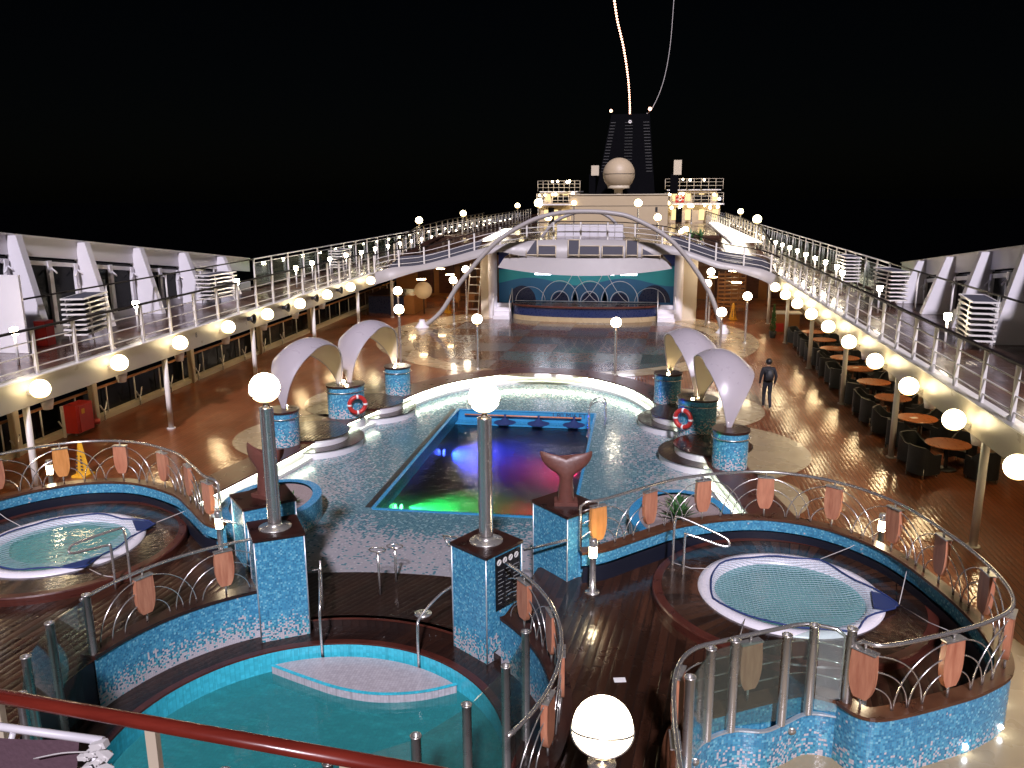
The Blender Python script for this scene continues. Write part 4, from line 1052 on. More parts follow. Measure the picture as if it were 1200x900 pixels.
# ================================================================== side decks
ZU = 3.03; ZB = 2.35; BX = 11.06; YE = 45.5
SIDES = ((-1, 'left'), (1, 'right'))
for s, nm in SIDES:
    X = lambda a, b: (min(s * a, s * b), max(s * a, s * b))
    a0, a1 = X(BX + .22, 15.4)
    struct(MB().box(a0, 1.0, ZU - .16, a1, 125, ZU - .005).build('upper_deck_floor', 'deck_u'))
    a0, a1 = X(BX, BX + .2)
    t = thing('balcony_beam', 'long cream painted beam along the edge of the ' + nm + ' balcony', 'beam', (s * BX, 20, ZB))
    MB().box(a0, 1.0, ZB, a1, YE, ZU).build('web', 'beam', t)
    a0, a1 = X(BX - .05, BX + .30)
    MB().box(a0, 1.0, ZU, a1, YE, ZU + .03).build('top_flange', 'white', t)
    if s < 0:
        text('8', .24, (s * BX + .004, 26.0, 2.78), (pi / 2, 0, pi / 2), 'ink', 'frame_number', t)
    # ceiling under the balcony
    a0, a1 = X(BX + .2, 14.9)
    struct(MB().box(a0, 1.0, ZU - .30, a1, 125, ZU - .17).build('balcony_ceiling', 'cream'))

# globes on the beams, each with a bracket
def wall_globe(loc, s, label, group):
    t = thing('wall_globe', label, 'wall lamp', loc, 0, group)
    MB().sphere((-s * .33, 0, 0), .235, 14).build('globe', 'globe', t, local=True)
    b = MB(); b.beam((0, 0, -.10), (-s * .30, 0, -.10), .15, .10); b.build('bracket', 'steelp', t, local=True)
    return t
for s, nm in SIDES:
    for k in range(10):
        y = (15.4 + 3.2 * k) if s > 0 else (14.75 + 3.22 * k)
        if y > 44.5: continue
        z = 2.62 if s > 0 else 2.80
        wall_globe((s * (BX - .005), y, z), s, ORD[k] + ' globe lamp on the ' + nm + ' balcony beam, counted from the near end', 'globe lamps on the balcony beams')
def floodlight(loc, s, label):
    t = thing('beam_floodlight', label, 'floodlight', loc, 0, 'floodlights under the balcony beams')
    b = MB(); b.lathe([(.001, -.16), (.12, -.14), (.17, .12), (.001, .14)], (0, 0, 0), 14); b.build('housing', 'whitecool', t, local=True)
    b = MB(); b.tube([(0, 0, .1), (s * .1, 0, .34)], .03, 6); b.build('bracket', 'white', t, local=True)
for s, nm in SIDES:
    for k in range(7): floodlight((s * (BX + .28), 18.9 + 3.2 * k + (0 if s < 0 else -.1), 2.16), s, ORD[k] + ' small white floodlight hanging behind the ' + nm + ' balcony beam')
def speaker(loc, s, label):
    t = thing('horn_speaker', label, 'loudspeaker', loc, 0, 'horn speakers on the left balcony beam')
    b = MB(); b.lathe([(.05, -.18), (.07, -.02), (.20, .16), (.17, .16), (.05, 0)], (0, 0, 0), 14); b.v = [V((-s * (p.z + .12), p.x, p.y)) for p in b.v]; b.build('horn', 'dark', t, local=True)
    MB().beam((0, 0, 0), (-s * .1, 0, 0), .08, .16).build('bracket', 'dark', t, local=True)
for k, y in enumerate((29.8, 33.0, 36.2, 39.4)): speaker((-BX, y, 2.78), -1, ORD[k] + ' dark horn speaker between the globes of the left beam')

# columns under the beams, outer columns
for s, nm in SIDES:
    for k in range(6):
        y = 17.92 + 6.2 * k
        b = MB(); b.tube([(0, 0, 0), (0, 0, ZB if y < YE else ZU - .3)], .085, 12); b.tube([(0, 0, 0), (0, 0, .03)], .14, 12)
        small('deck_column', b, 'white', (s * (BX + .10), y, 0), ORD[k] + ' white column under the ' + nm + ' balcony beam, counted from the near end', 'column', 'white columns under the balcony beams')
for k, y in enumerate((20.8, 24.4, 30.6, 36.8, 43.0)):
    b = MB(); b.box(-.09, -.12, 0, .09, .12, 2.7); b.tube([(.12, -.16, 0), (.12, -.16, 2.7)], .05, 8)
    small('outer_column', b, 'cream', (-14.05, y, 0), ORD[k] + ' cream column by the left outer rail, counted from the near end', 'column', 'cream columns along the outer rails')
for k, y in enumerate((18.5, 24.5, 30.6, 36.8, 43.0)):
    b = MB(); b.box(-.09, -.12, 0, .09, .12, 2.7); b.tube([(-.12, -.16, 0), (-.12, -.16, 2.7)], .05, 8)
    small('outer_column', b, 'cream', (14.05, y, 0), ORD[k] + ' cream column by the right outer rail, counted from the near end', 'column', 'cream columns along the outer rails')
# outer rails of the pool deck
for s, nm in SIDES:
    t = thing('outer_rail', 'outer deck rail with orange brown handrail and dark glass on the ' + nm + ' side', 'railing', (s * 14.2, 30, 0))
    MB().beam((s * 14.22, 4, 1.08), (s * 14.22, 70, 1.08), .10, .06).build('handrail', 'amber', t)
    MB().box(s * 14.22 - .2, 4, -.05, s * 14.22 + .2, 70, .16).build('kerb', 'cream', t)
    for k in range(30):
        y = 14 + 1.62 * k; MB().tube([(s * 14.22, y, .15), (s * 14.22, y, 1.06)], .025, 6).build('post', 'white', t)
    MB().box(s * 14.34 - .01, 4, .16, s * 14.34 + .01, 70, 1.0).build('glass_pane', 'wdark', t)
GY = 'forked steel brackets along the left outer rail'
for k in range(11):
    b = MB(); b.tube([(0, 0, 0), (0, 0, .36)], .03, 6); b.tube([(0, -.2, .58), (0, -.06, .38), (0, .06, .38), (0, .18, .66)], .025, 6)
    small('forked_bracket', b, 'steelp', (-13.95, 18.6 + 2.05 * k, .1 if False else 0), ORD[k] + ' forked steel bracket at the foot of the left outer rail, from the near end', 'bracket', GY)
t = thing('fire_hose_box', 'red fire hose cabinet at the left outer rail', 'hose box', (-13.75, 23.1, 0))
MB().box(-13.95, 22.75, .12, -13.50, 23.55, 1.02).build('cabinet', 'red', t); MB().box(-13.48, 22.85, .15, -13.46, 23.45, .98).build('door', 'red', t)
MB().box(-13.455, 22.95, .72, -13.45, 23.10, .88).build('sticker', 'yellow', t); b = MB(); b.box(-13.97, 22.66, 0, -13.90, 22.73, 1.02); b.tube([(-13.7, 22.9, 0), (-13.7, 22.9, .15)], .03); b.build('stand', 'white', t)
small('hose_reel', MB().lathe([(.001, -.06), (.2, -.06), (.2, .06), (.001, .06)], (0, 0, 0), 16), 'red', (-13.85, 24.0, .16), 'small red hose reel beside the red cabinet', 'hose reel')
def cone(loc, label, rz=.3):
    t = thing('wet_floor_sign', label, 'warning sign', loc, rz, 'yellow wet floor signs')
    b = MB(); b.lathe([(.22, .06), (.07, .92), (.05, .98), (.001, .98)], (0, 0, 0), 4, False); b.box(-.21, -.21, 0, .21, .21, .06); b.build('cone_body', 'yellow', t, local=True)
    b = MB()
    for k in range(5):
        z = .58 - .09 * k; r = .155 - .085 * (z - .06) / .86 * 1.6 + .0
        rr = (.22 - (.22 - .07) * (z - .06) / .86) * .707 + .004
        for sx in (-.5, .5): b.add([(sx * rr - .3 * rr, -rr - .002, z - .02), (sx * rr + .3 * rr, -rr - .002, z - .02), (sx * rr + .3 * rr, -rr + .001, z + .03), (sx * rr - .3 * rr, -rr + .001, z + .03)], [(0, 1, 2, 3)])
    o = b.build('print_marks', 'ink', t, local=True); o.rotation_euler = (0, 0, pi / 4 * 0)
cone((-10.98, 19.45, 0), 'yellow wet floor cone behind the left terrace railing', 0); cone((-8.2, 51.2, 0), 'yellow wet floor cone under the balcony left of the stage', .4); cone((9.35, 50.4, 0), 'yellow wet floor cone under the balcony right of the stage', .2)

# ------------------------------------------------------------------ upper deck rails
def deck_rail(name, label, path, dz, nrail, spacing, h=1.12, hand='handdark', gus=False, hw=.11, max_post=100, pm='white'):
    """path of 3-D points along the deck edge: posts, horizontal rods and a handrail"""
    P = [V(p) for p in path]; t = thing(name, label, 'railing', P[len(P) // 2])
    up_ = V((0, 0, 1))
    b = MB()
    for a, c in zip(P, P[1:]): b.beam(a + up_ * (h + .03), c + up_ * (h + .03), hw, .05)
    b.build('handrail', hand, t)
    for k in range(nrail): MB().tube([p + up_ * (h * (k + .6) / (nrail + .45)) for p in P], .019, 5).build('rod', pm, t)
    acc = 0; last = -1; cnt = 0
    for a, c in zip(P, P[1:]):
        L = (c - a).length; d = (spacing - acc % spacing) % spacing if acc else 0
        while d <= L and cnt < max_post:
            q = a + (c - a) * (d / L); b = MB(); b.box(q.x - .04, q.y - .04, q.z, q.x + .04, q.y + .04, q.z + h)
            if gus and cnt % 3 == 0: b.beam(q + V((0, 0, .08)), q + V((0, .12, .0)), .1, .12)
            b.build('post', pm, t); d += spacing; cnt += 1
        acc += L
    return t
for s, nm in SIDES:
    deck_rail('balcony_rail', 'white balcony railing with dark handrail on the ' + nm + ' beam', [(s * (BX + .12), y, ZU + .03) for y in (3, 10, 16, 22, 28, 34, 38, YE)], 0, 3, 1.55, gus=True)
    t = thing('screen_rail', 'tall glass wind screen with white posts along the ' + nm + ' outer edge of the upper deck', 'glass screen', (s * 14.25, 60, ZU))
    MB().beam((s * 14.25, 10, ZU + 1.43), (s * 14.25, 37.2, ZU + 1.43), .06, .05).build('dark_handrail', 'handdark', t)
    MB().beam((s * 14.25, 37.2, ZU + 1.43), (s * 14.25, 120, ZU + 1.50), .07, .05).build('top_rail', 'white', t)
    b = MB(); b.beam((s * 14.25, 37.2, ZU + 1.24), (s * 14.25, 120, ZU + 1.28), .03, .03); b.build('second_rail', 'white', t)
    for y in (13.5, 17.5, 21.8, 26.0, 29.7, 33.4): MB().tube([(s * 14.25, y, ZU), (s * 14.25, y, ZU + 1.42)], .035, 6).build('post', 'white', t)
    for k in range(34):
        y = 37.2 + 1.9 * k + .022 * k * k
        MB().box(s * 14.25 - .03, y - .035, ZU, s * 14.25 + .03, y + .035, ZU + 1.42).build('post', 'white', t)
    for k in range(11): MB().box(s * 14.33 - .008, 37.4 + 7.5 * k, ZU + .06, s * 14.33 + .008, 37.4 + 7.5 * k + 7.4, ZU + 1.22).build('glass_pane', 'glassfar', t)

# wind break walls sloping down to the glass screens
for s, nm in SIDES:
    WX = s * 15.15
    top = lambda y: 6.28 - .1275 * (y - 22.9) if y < 38 else 4.36
    t = thing('wind_break', 'white sloping wind break wall with dark windows and slanted ribs on the ' + nm + ' side', 'wall', (WX, 27, ZU))
    b = MB()
    ys = [10.4 + 3.12 * k for k in range(10)]
    def panel(b, y0, y1, z0f, z1f, x0, x1):
        vs = [(x, y, z) for x in (x0, x1) for y, z in ((y0, z0f(y0)), (y1, z0f(y1)), (y1, z1f(y1)), (y0, z1f(y0)))]
        b.add(vs, [(0, 1, 2, 3), (7, 6, 5, 4), (0, 4, 5, 1), (1, 5, 6, 2), (2, 6, 7, 3), (3, 7, 4, 0)])
    panel(b, 8, 38.4, lambda y: max(top(y) - .60, ZU), top, WX - .08, WX + .08)
    b.build('upper_panel', 'whitecool', t)
    b = MB(); panel(b, 8, 38.4, lambda y: top(y), lambda y: top(y) + .05, WX - .14, WX + .14); b.build('top_edge', 'white', t)
    b = MB(); b.box(WX - .06, 8, ZU - .02, WX + .06, 38.4, ZU + .25); b.build('sill', 'whitecool', t)
    for k in range(9):
        y0, y1 = ys[k], ys[k + 1]
        z1 = top(y1) - .95
        if z1 < ZU + .45: continue
        b = MB(); panel(b, y0 + .15, y1 - .12, lambda y: ZU + .25, lambda y: top(y) - .62, WX - .02, WX + .02); wn = b.build('window', 'wdark', t)
        b = MB(); panel(b, y0 + .2, y1 - .12, lambda y: top(y) - .84, lambda y: top(y) - .70, WX - s * .05 - .03, WX - s * .05 + .03)
        b.box(WX - s * .07 - .05, (y0 + y1) / 2 - .09, ZU + .2, WX - s * .07 + .05, (y0 + y1) / 2 + .09, top((y0 + y1) / 2) - .68)
        b.box(WX - s * .07 - .05, y1 - .38, ZU + .2, WX - s * .07 + .05, y1 - .22, top(y1) - .68)
        b.build('window_frame', 'whitecool', wn)
        b = MB()
        for yy in ((y0 + y1) / 2, y1 - .3):
            z = top(yy) - 1.05; x = WX - s * .13
            b.tube([(x, yy - .02, z + .12), (x - s * .05, yy - .16, z - .02), (x - s * .05, yy - .24, z - .06)], .03, 5); b.tube([(x, yy + .02, z + .12), (x - s * .05, yy + .14, z + .0), (x - s * .05, yy + .18, z - .05)], .03, 5)
        b.build('latch', 'whitecool', wn)
    for k, y in enumerate(ys[1:9]):
        zt_ = top(y) + .02
        if zt_ < 4.45: continue
        b = MB(); iw = s * (15.05 - .30); ib = s * (15.05 - .95)
        vs = [(xx, y + dy, zz) for dy in (-.13, .13) for xx, zz in ((s * 15.2, ZU), (ib, ZU), (iw, zt_), (s * 15.2, zt_))]
        b.add(vs, [(0, 1, 2, 3), (7, 6, 5, 4), (0, 4, 5, 1), (1, 5, 6, 2), (2, 6, 7, 3), (3, 7, 4, 0)])
        b.build('rib', 'whitecool', t)
# white door panel near the left edge
t = thing('steel_door', 'pale steel door leaf at the far left of the upper deck', 'door', (-14.1, 21.2, ZU)); MB().box(-14.6, 21.1, ZU, -13.5, 21.18, ZU + 2.25).build('door_leaf', 'whitecool', t); MB().box(-14.65, 21.04, ZU, -14.6, 21.24, ZU + 2.4).build('jamb', 'white', t)

# loungers in stacks
def make_lounger():
    t = thing('sun_lounger', 'x', 'sun lounger', (0, 0, 0)); L, w = 1.9, .66
    b = MB()
    for sx in (-w / 2, w / 2): b.beam((sx, -L / 2, .30), (sx, L / 2, .30), .04, .05)
    for y in (-L / 2, L / 2): b.beam((-w / 2, y, .30), (w / 2, y, .30), .04, .05)
    fr_ = b.build('frame', 'white', t, local=True)
    b = MB(); b.box(-w / 2 + .03, -L / 2 + .03, .285, w / 2 - .03, L / 2 - .03, .305); b.build('sling', 'darkcloth', fr_, local=True)
    for sx in (-1, 1):
        for y in (-.62, .62): MB().tube([(sx * w / 2, y, .29), (sx * (w / 2 + .03), y + .06, 0)], .018, 6).build('leg', 'white', t, local=True)
    return t
loung = None
STK = [(-13.25, 23.5, 8, .25, 'near stack by the left wind break'), (-13.5, 32.2, 7, -.1, 'far stack by the left wind break'), (13.55, 25.6, 8, -.15, 'near stack by the right wind break'),
       (13.6, 34.6, 8, .1, 'far stack by the right wind break'), (13.6, 41.6, 8, 0, 'stack beside the right glass screen'), (-13.4, 46.5, 7, 0, 'stack beside the left glass screen')]
lbase = {}
for x, y, n, rz, w in STK:
    for k in range(n):
        lab = ('lowest' if k == 0 else 'topmost' if k == n - 1 else ORD[k] + ' from the bottom') + ' white framed lounger in the ' + w
        if loung is None:
            loung = make_lounger(); loung.location = (x, y, ZU); loung.rotation_euler = (0, 0, rz); loung['label'] = lab; loung['group'] = 'stacked sun loungers'
        else: dup(loung, (x, y, ZU + .155 * k), rz, lab, 'stacked sun loungers')
# red chair and low bits by stacks
t = thing('red_locker', 'red painted locker by the near left lounger stack', 'locker', (-13.95, 22.4, ZU)); MB().box(-14.15, 22.25, ZU, -13.75, 22.6, ZU + .75).build('body', 'red', t); MB().box(-14.1, 22.235, ZU + .1, -13.8, 22.25, ZU + .68).build('door', 'red', t)
t = thing('red_locker', 'red painted locker at the right edge of the upper deck', 'locker', (13.9, 21.9, ZU)); MB().box(13.75, 21.6, ZU, 14.2, 22.4, ZU + 1.05).build('body', 'red', t); MB().box(13.73, 21.7, ZU + .08, 13.75, 22.3, ZU + .95).build('door', 'red', t)

# small post lamps on the upper decks
def post_lamp(loc, label, group, h=.95, m='postbulb'):
    t = thing('post_lamp', label, 'post lamp', loc, 0, group)
    MB().tube([(0, 0, 0), (0, 0, h - .2)], .035, 8).build('post', 'white', t, local=True)
    MB().lathe([(.001, h - .2), (.085, h - .2), (.105, h - .02), (.001, h)], (0, 0, 0), 10).build('lamp_glass', m, t, local=True)
    return t
pl_ = None; pl_far = None
for s, nm in SIDES:
    ys = [19.6, 25.1, 32.2, 38.2] + [41.2 + 2.5 * k + .03 * k * k for k in range(22)]
    for k, y in enumerate(ys):
        lab = ORD[k] + ' small lamp post along the ' + nm + ' upper deck, counted from the near end'
        g = 'small lamp posts on the upper decks'
        x = s * (13.0 if k > 3 else 12.6)
        if k <= 7:
            if pl_ is None: pl_ = post_lamp((x, y, ZU), lab, g, 1.02)
            else: dup(pl_, (x, y, ZU), 0, lab, g)
        else:
            if pl_far is None: pl_far = post_lamp((x, y, ZU), lab, g, 1.05, 'farbulb')
            else: dup(pl_far, (x, y, ZU), 0, lab, g)

# ------------------------------------------------------------------ tables and wicker chairs on the right
def make_table(loc):
    t = thing('round_table', 'x', 'table', loc)
    MB().lathe([(.001, .72), (.56, .72), (.58, .735), (.56, .75), (.001, .75)], (0, 0, 0), 40, False).build('table_top', 'table', t, local=True)
    MB().lathe([(.05, .05), (.05, .72)], (0, 0, 0), 10).build('pillar', 'dark', t, local=True); MB().lathe([(.001, 0), (.28, 0), (.26, .04), (.06, .07)], (0, 0, 0), 20).build('foot', 'dark', t, local=True)
    return t
def make_chair():
    t = thing('wicker_armchair', 'x', 'armchair', (0, 0, 0))
    MB().box(-.27, -.26, .26, .27, .26, .44).build('seat', 'wicker', t, local=True)
    rows = []
    for a in [radians(-205 + 230 * k / 20 - 0) for k in range(21)]:
        pass
    b = MB(); path = [(-.33, .28), (-.34, 0), (-.31, -.22), (-.2, -.32), (0, -.35), (.2, -.32), (.31, -.22), (.34, 0), (.33, .28)]
    path = smooth_path(path, 3)
    inn = offset(path, .06); zt_ = [.64 + .22 * max(0, min(1, (-y + .02) / .28)) for x, y in path]
    n = len(path); vs = [(x, y, .10) for x, y in path] + [(x, y, z) for (x, y), z in zip(path, zt_)] + [(x, y, z) for (x, y), z in zip(inn, zt_)] + [(x, y, .2) for x, y in inn]
    b.add(vs, [(a * n + k, a * n + k + 1, ((a + 1) % 4) * n + k + 1, ((a + 1) % 4) * n + k) for a in range(4) for k in range(n - 1)] + [(0, n, 2 * n, 3 * n), (n - 1, 4 * n - 1, 3 * n - 1, 2 * n - 1)])
    b.build('backrest', 'wicker', t, local=True)
    for sx in (-.27, .27):
        for sy in (-.25, .24): MB().tube([(sx, sy, 0), (sx, sy, .28)], .022, 6).build('leg', 'steelp', t, local=True)
    return t
tab = chair = None
for k, y in enumerate((23.2, 25.85, 28.4, 30.8, 33.1, 35.3, 37.4, 39.6, 41.8)):
    x = 12.32; lab = ORD[k] + ' round orange table under the right balcony, counted from the near end'
    if tab is None: tab = make_table((x, y, 0)); tab['label'] = lab; tab['group'] = 'round tables under the right balcony'
    else: dup(tab, (x, y, 0), 0, lab, 'round tables under the right balcony')
    for j, (dx, dy, w) in enumerate(((-.72, -.62, 'near aisle side'), (.62, -.78, 'near outer side'), (-.74, .55, 'far aisle side'), (.66, .66, 'far outer side'))):
        lab = 'dark wicker armchair on the ' + w + ' of the ' + ORD[k] + ' table under the right balcony'
        rz = atan2(-dy, -dx) - pi / 2 + random.uniform(-.5, .5); g = 'dark wicker armchairs'; dx += random.uniform(-.10, .10); dy += random.uniform(-.12, .12)
        if chair is None: chair = make_chair(); chair.location = (x + dx, y + dy, 0); chair.rotation_euler = (0, 0, rz); chair['label'] = lab; chair['group'] = g
        else: dup(chair, (x + dx, y + dy, 0), rz, lab, g)
for k, (x, y) in enumerate(((12.2, 25.8), (12.25, 33.2), (12.3, 35.25), (12.4, 37.4))): small('menu_card', MB().box(-.1, -.07, 0, .1, .07, .01), 'printed', (x, y, .752), 'white card lying on the ' + ORD[(1, 4, 5, 6)[k]] + ' round table', 'card', 'cards on the tables', .3)
t = thing('towel', 'white towel hanging over a chair at the far tables', 'towel', (11.6, 40.6, .9)); MB().grid([[V((11.45 + .06 * j, 40.55 + .05 * i, .88 - .1 * abs(i - 1.5) + .02 * (j % 2))) for j in range(6)] for i in range(5)]).build('cloth', 'printed', t)
t = thing('bar_cabinet', 'reddish bar cabinet with white counter under the far right balcony', 'cabinet', (11.3, 46.5, 0)); MB().box(11.1, 45.6, 0, 12.3, 46.4, 1.05).build('body', 'amber', t); MB().box(11.0, 45.5, 1.05, 12.4, 46.5, 1.11).build('counter_top', 'white', t); MB().box(11.05, 45.57, .1, 11.5, 45.6, .55).build('red_panel', 'red', t)
t = thing('potted_cypress', 'slim dark potted plant near the far right tables', 'plant', (10.75, 44.2, 0)); MB().lathe([(.14, 0), (.2, .35), (.17, .35), (.001, .3)], (10.75, 44.2, 0), 16).build('pot', 'dark', t); b = MB(); rnd = random.Random(4)
for k in range(240):
    a = rnd.uniform(0, 2 * pi); z = rnd.uniform(.3, 1.7); r = .17 * (1 - (z - .3) / 1.5) * rnd.uniform(.4, 1); c_ = V((10.75 + r * cos(a), 44.2 + r * sin(a), z)); b.add([c_ + V((-.03, 0, 0)), c_ + V((.03, .01, 0)), c_ + V((cos(a) * .04, sin(a) * .04, .1))], [(0, 1, 2)])
b.build('foliage', 'leaf', t)

# ------------------------------------------------------------------ walking person seen from behind
def person(loc, rz):
    t = thing('person', 'person in dark jacket and jeans with a backpack walking away on the wet deck', 'person', loc, rz)
    J = {'pel': (0, 0, .93), 'sp': (0, 0, 1.12), 'ch': (0, .01, 1.32), 'nk': (0, .015, 1.47), 'hd0': (0, .03, 1.55), 'hd1': (0, .04, 1.66), 'hd2': (0, .03, 1.735),
         'sl': (-.19, 0, 1.41), 'el': (-.26, -.03, 1.13), 'wl': (-.26, .06, .89), 'sr': (.19, 0, 1.41), 'er': (.265, -.06, 1.14), 'wr': (.24, .02, .90),
         'hl': (-.095, 0, .88), 'kl': (-.09, .10, .49), 'al': (-.085, .10, .09), 'tl': (-.09, .25, .035), 'hr': (.095, 0, .88), 'kr': (.085, .02, .48), 'ar': (.075, -.20, .11), 'tr': (.08, -.10, .035)}
    R = {'pel': .15, 'sp': .145, 'ch': .165, 'nk': .06, 'hd0': .075, 'hd1': .10, 'hd2': .07, 'sl': .075, 'el': .052, 'wl': .036, 'sr': .075, 'er': .052, 'wr': .036, 'hl': .10, 'kl': .066, 'al': .05, 'tl': .04, 'hr': .10, 'kr': .066, 'ar': .05, 'tr': .04}
    E_ = [('pel', 'sp'), ('sp', 'ch'), ('ch', 'nk'), ('nk', 'hd0'), ('hd0', 'hd1'), ('hd1', 'hd2'), ('ch', 'sl'), ('sl', 'el'), ('el', 'wl'), ('ch', 'sr'), ('sr', 'er'), ('er', 'wr'), ('pel', 'hl'), ('hl', 'kl'), ('kl', 'al'), ('al', 'tl'), ('pel', 'hr'), ('hr', 'kr'), ('kr', 'ar'), ('ar', 'tr')]
    # five fingers and a thumb root per hand
    for sd_, w in ((-1, 'wl'), (1, 'wr')):
        p = V(J[w]); pm = 'p' + w; J[pm] = tuple(p + V((0, .015, -.085))); R[pm] = .034; E_.append((w, pm))
        for q in range(4):
            f = 'f%d' % q + w; f2 = 'g%d' % q + w
            J[f] = tuple(p + V((-.012 * sd_, -.02 + .02 * q, -.135 - .006 * (q in (1, 2))))); R[f] = .010; J[f2] = tuple(p + V((-.03 * sd_, -.015 + .018 * q, -.17 - .008 * (q in (1, 2))))); R[f2] = .008; E_ += [(pm, f), (f, f2)]
        f = 't' + w; J[f] = tuple(p + V((-.02 * sd_, .055, -.10))); R[f] = .011; E_.append((pm, f))
    K = list(J); me = bpy.data.meshes.new('body'); me.from_pydata([J[k] for k in K], [(K.index(a), K.index(b_)) for a, b_ in E_], [])
    o = bpy.data.objects.new('body', me); COL.objects.link(o)
    o.modifiers.new('Skin', 'SKIN'); o.modifiers.new('Sub', 'SUBSURF').render_levels = 2; o.modifiers['Sub'].levels = 2
    for i, k in enumerate(K):
        me.skin_vertices[0].data[i].radius = (R[k], R[k] * (.78 if k in ('pel', 'sp', 'ch') else 1)); me.skin_vertices[0].data[i].use_root = (k == 'pel')
    dg = bpy.context.evaluated_depsgraph_get(); m2 = bpy.data.meshes.new_from_object(o.evaluated_get(dg)); bpy.data.objects.remove(o)
    m2.materials.clear()
    for k in ('skin', 'cloth1', 'cloth2', 'sole', 'hair'): m2.materials.append(M[k])
    for p in m2.polygons:
        z = p.center.z; x = abs(p.center.x); p.use_smooth = True
        p.material_index = 2 if (z < .93 and x < .19) else 1
        if z < .075 and x < .19: p.material_index = 3
        if z > 1.50: p.material_index = 0
        if x > .19 and z < .87: p.material_index = 0
        if z > 1.57 and (p.center.y < .07 or z > 1.70): p.material_index = 4
    o = bpy.data.objects.new('body', m2); COL.objects.link(o); o.parent = t
    b = MB(); b.sphere((0, .02, 1.665), .112, 10); b.v = [V((p.x, p.y - .012 if p.y < .04 else min(p.y, .07), p.z)) for p in b.v]; b.build('hair', 'hair', t, local=True)
    b = MB()
    rows = []
    for z, w, d_ in ((1.02, .10, .05), (1.05, .135, .09), (1.2, .145, .12), (1.34, .13, .10), (1.40, .09, .06)):
        rows.append([V((w * cos(2 * pi * k / 16), -.13 - d_ * .5 + d_ * sin(2 * pi * k / 16), z)) for k in range(17)])
    b.grid(rows); b.add(rows[-1][:-1], [tuple(range(16))]); b.build('backpack', 'wicker', t, local=True)
    # face: nose, eyes, mouth, ears
    b = MB(); b.sphere((0, .148, 1.635), .018, 6); b.build('nose', 'skin', t, local=True)
    b = MB(); [b.sphere((sx * .036, .128, 1.66), .012, 6) for sx in (-1, 1)]; b.build('eyes', 'ink', t, local=True)
    b = MB(); b.beam((-.025, .136, 1.592), (.025, .136, 1.592), .012, .008); b.build('mouth', 'red', t, local=True)
    b = MB(); [b.sphere((sx * .105, .03, 1.645), .024, 6) for sx in (-1, 1)]; b.build('ears', 'skin', t, local=True)
person((8.42, 29.4, 0), .10)

# ================================================================== stage, arch, balcony front
st = thing('stage', 'curved stage with dark wooden top, blue front and white side steps', 'stage', (.6, 49, 0))
front = [(.6 + 4.35 * cos(radians(180 + 180 * k / 24)), 49.6 + 1.6 * sin(radians(180 + 180 * k / 24))) for k in range(25)]
poly = front + [(4.95, 50.3), (-3.75, 50.3)]
b = MB(); b.wall(poly, .30, .86, True); b.build('blue_front', 'bluewall', st); b = MB(); b.wall(offset(poly, .0), -.01, .30, True); b.build('plinth', 'beige', st)
b = MB(); b.prism(offset(poly, -.06, True), .86, .93); b.build('stage_top', 'checker', st)
MB().band(offset(front, -.05), .10, .85, .945).build('nosing', 'redlip', st)
bm = MB(); y = 50.05
for cx in (-2.0, -.05, 1.0, 2.95, -3.9, 4.9):
    pass
for cx in (-.95, .85, 2.65):
    for r in (.55, 1.10):
        bm.tube([(cx + r * cos(pi * k / 20), y, 1.0 + r * 1.12 * sin(pi * k / 20)) for k in range(21)], .022, 5)
for cx in (-.05, 1.75):
    bm.tube([(cx - 1.35 + 1.35 * sin(pi / 2 * k / 10), y, 1.0 + 2.0 * (1 - cos(pi / 2 * k / 10)) * .0 + 1.9 * sin(pi / 2 * k / 10) ** 1.4) for k in range(11)], .018, 5); bm.tube([(cx + 1.35 - 1.35 * sin(pi / 2 * k / 10), y, 1.0 + 1.9 * sin(pi / 2 * k / 10) ** 1.4) for k in range(11)], .018, 5)
for cx in (-2.75, 4.45): bm.tube([(cx + .9 * cos(pi * k / 20), y, 1.0 + .85 * sin(pi * k / 20)) for k in range(21)], .016, 5)
bm.tube([(-3.7, y, 1.0), (4.9, y, 1.0)], .02, 5); bm.build('scallop_rods', 'printed', st)
mu = thing('mural_wall', 'stage back wall painted with navy, teal and blue waves', 'wall', (.6, 50.5, 0))
MB().box(-4.75, 50.35, 0, 5.85, 50.6, 4.3).build('painted_face', 'mural', mu)
b = MB()
for cx, r in ((-.95, .50), (.85, .50), (2.65, .50), (-3.3, .85), (4.7, .95)): b.add([(cx + r * cos(pi * k / 16), 50.34, .95 + r * 1.1 * sin(pi * k / 16)) for k in range(17)], [tuple(range(17))])
b.build('navy_arches', 'bluewall', mu)
b = MB()
for cx in (-.95, .85, 2.65): b.add([(cx + 1.05 * cos(pi * k / 16), 50.343, .95 + 1.05 * 1.12 * sin(pi * k / 16)) for k in range(17)], [tuple(range(17))])
b.build('blue_arches', simple('mid blue paint', (.03, .13, .27), .5), mu)
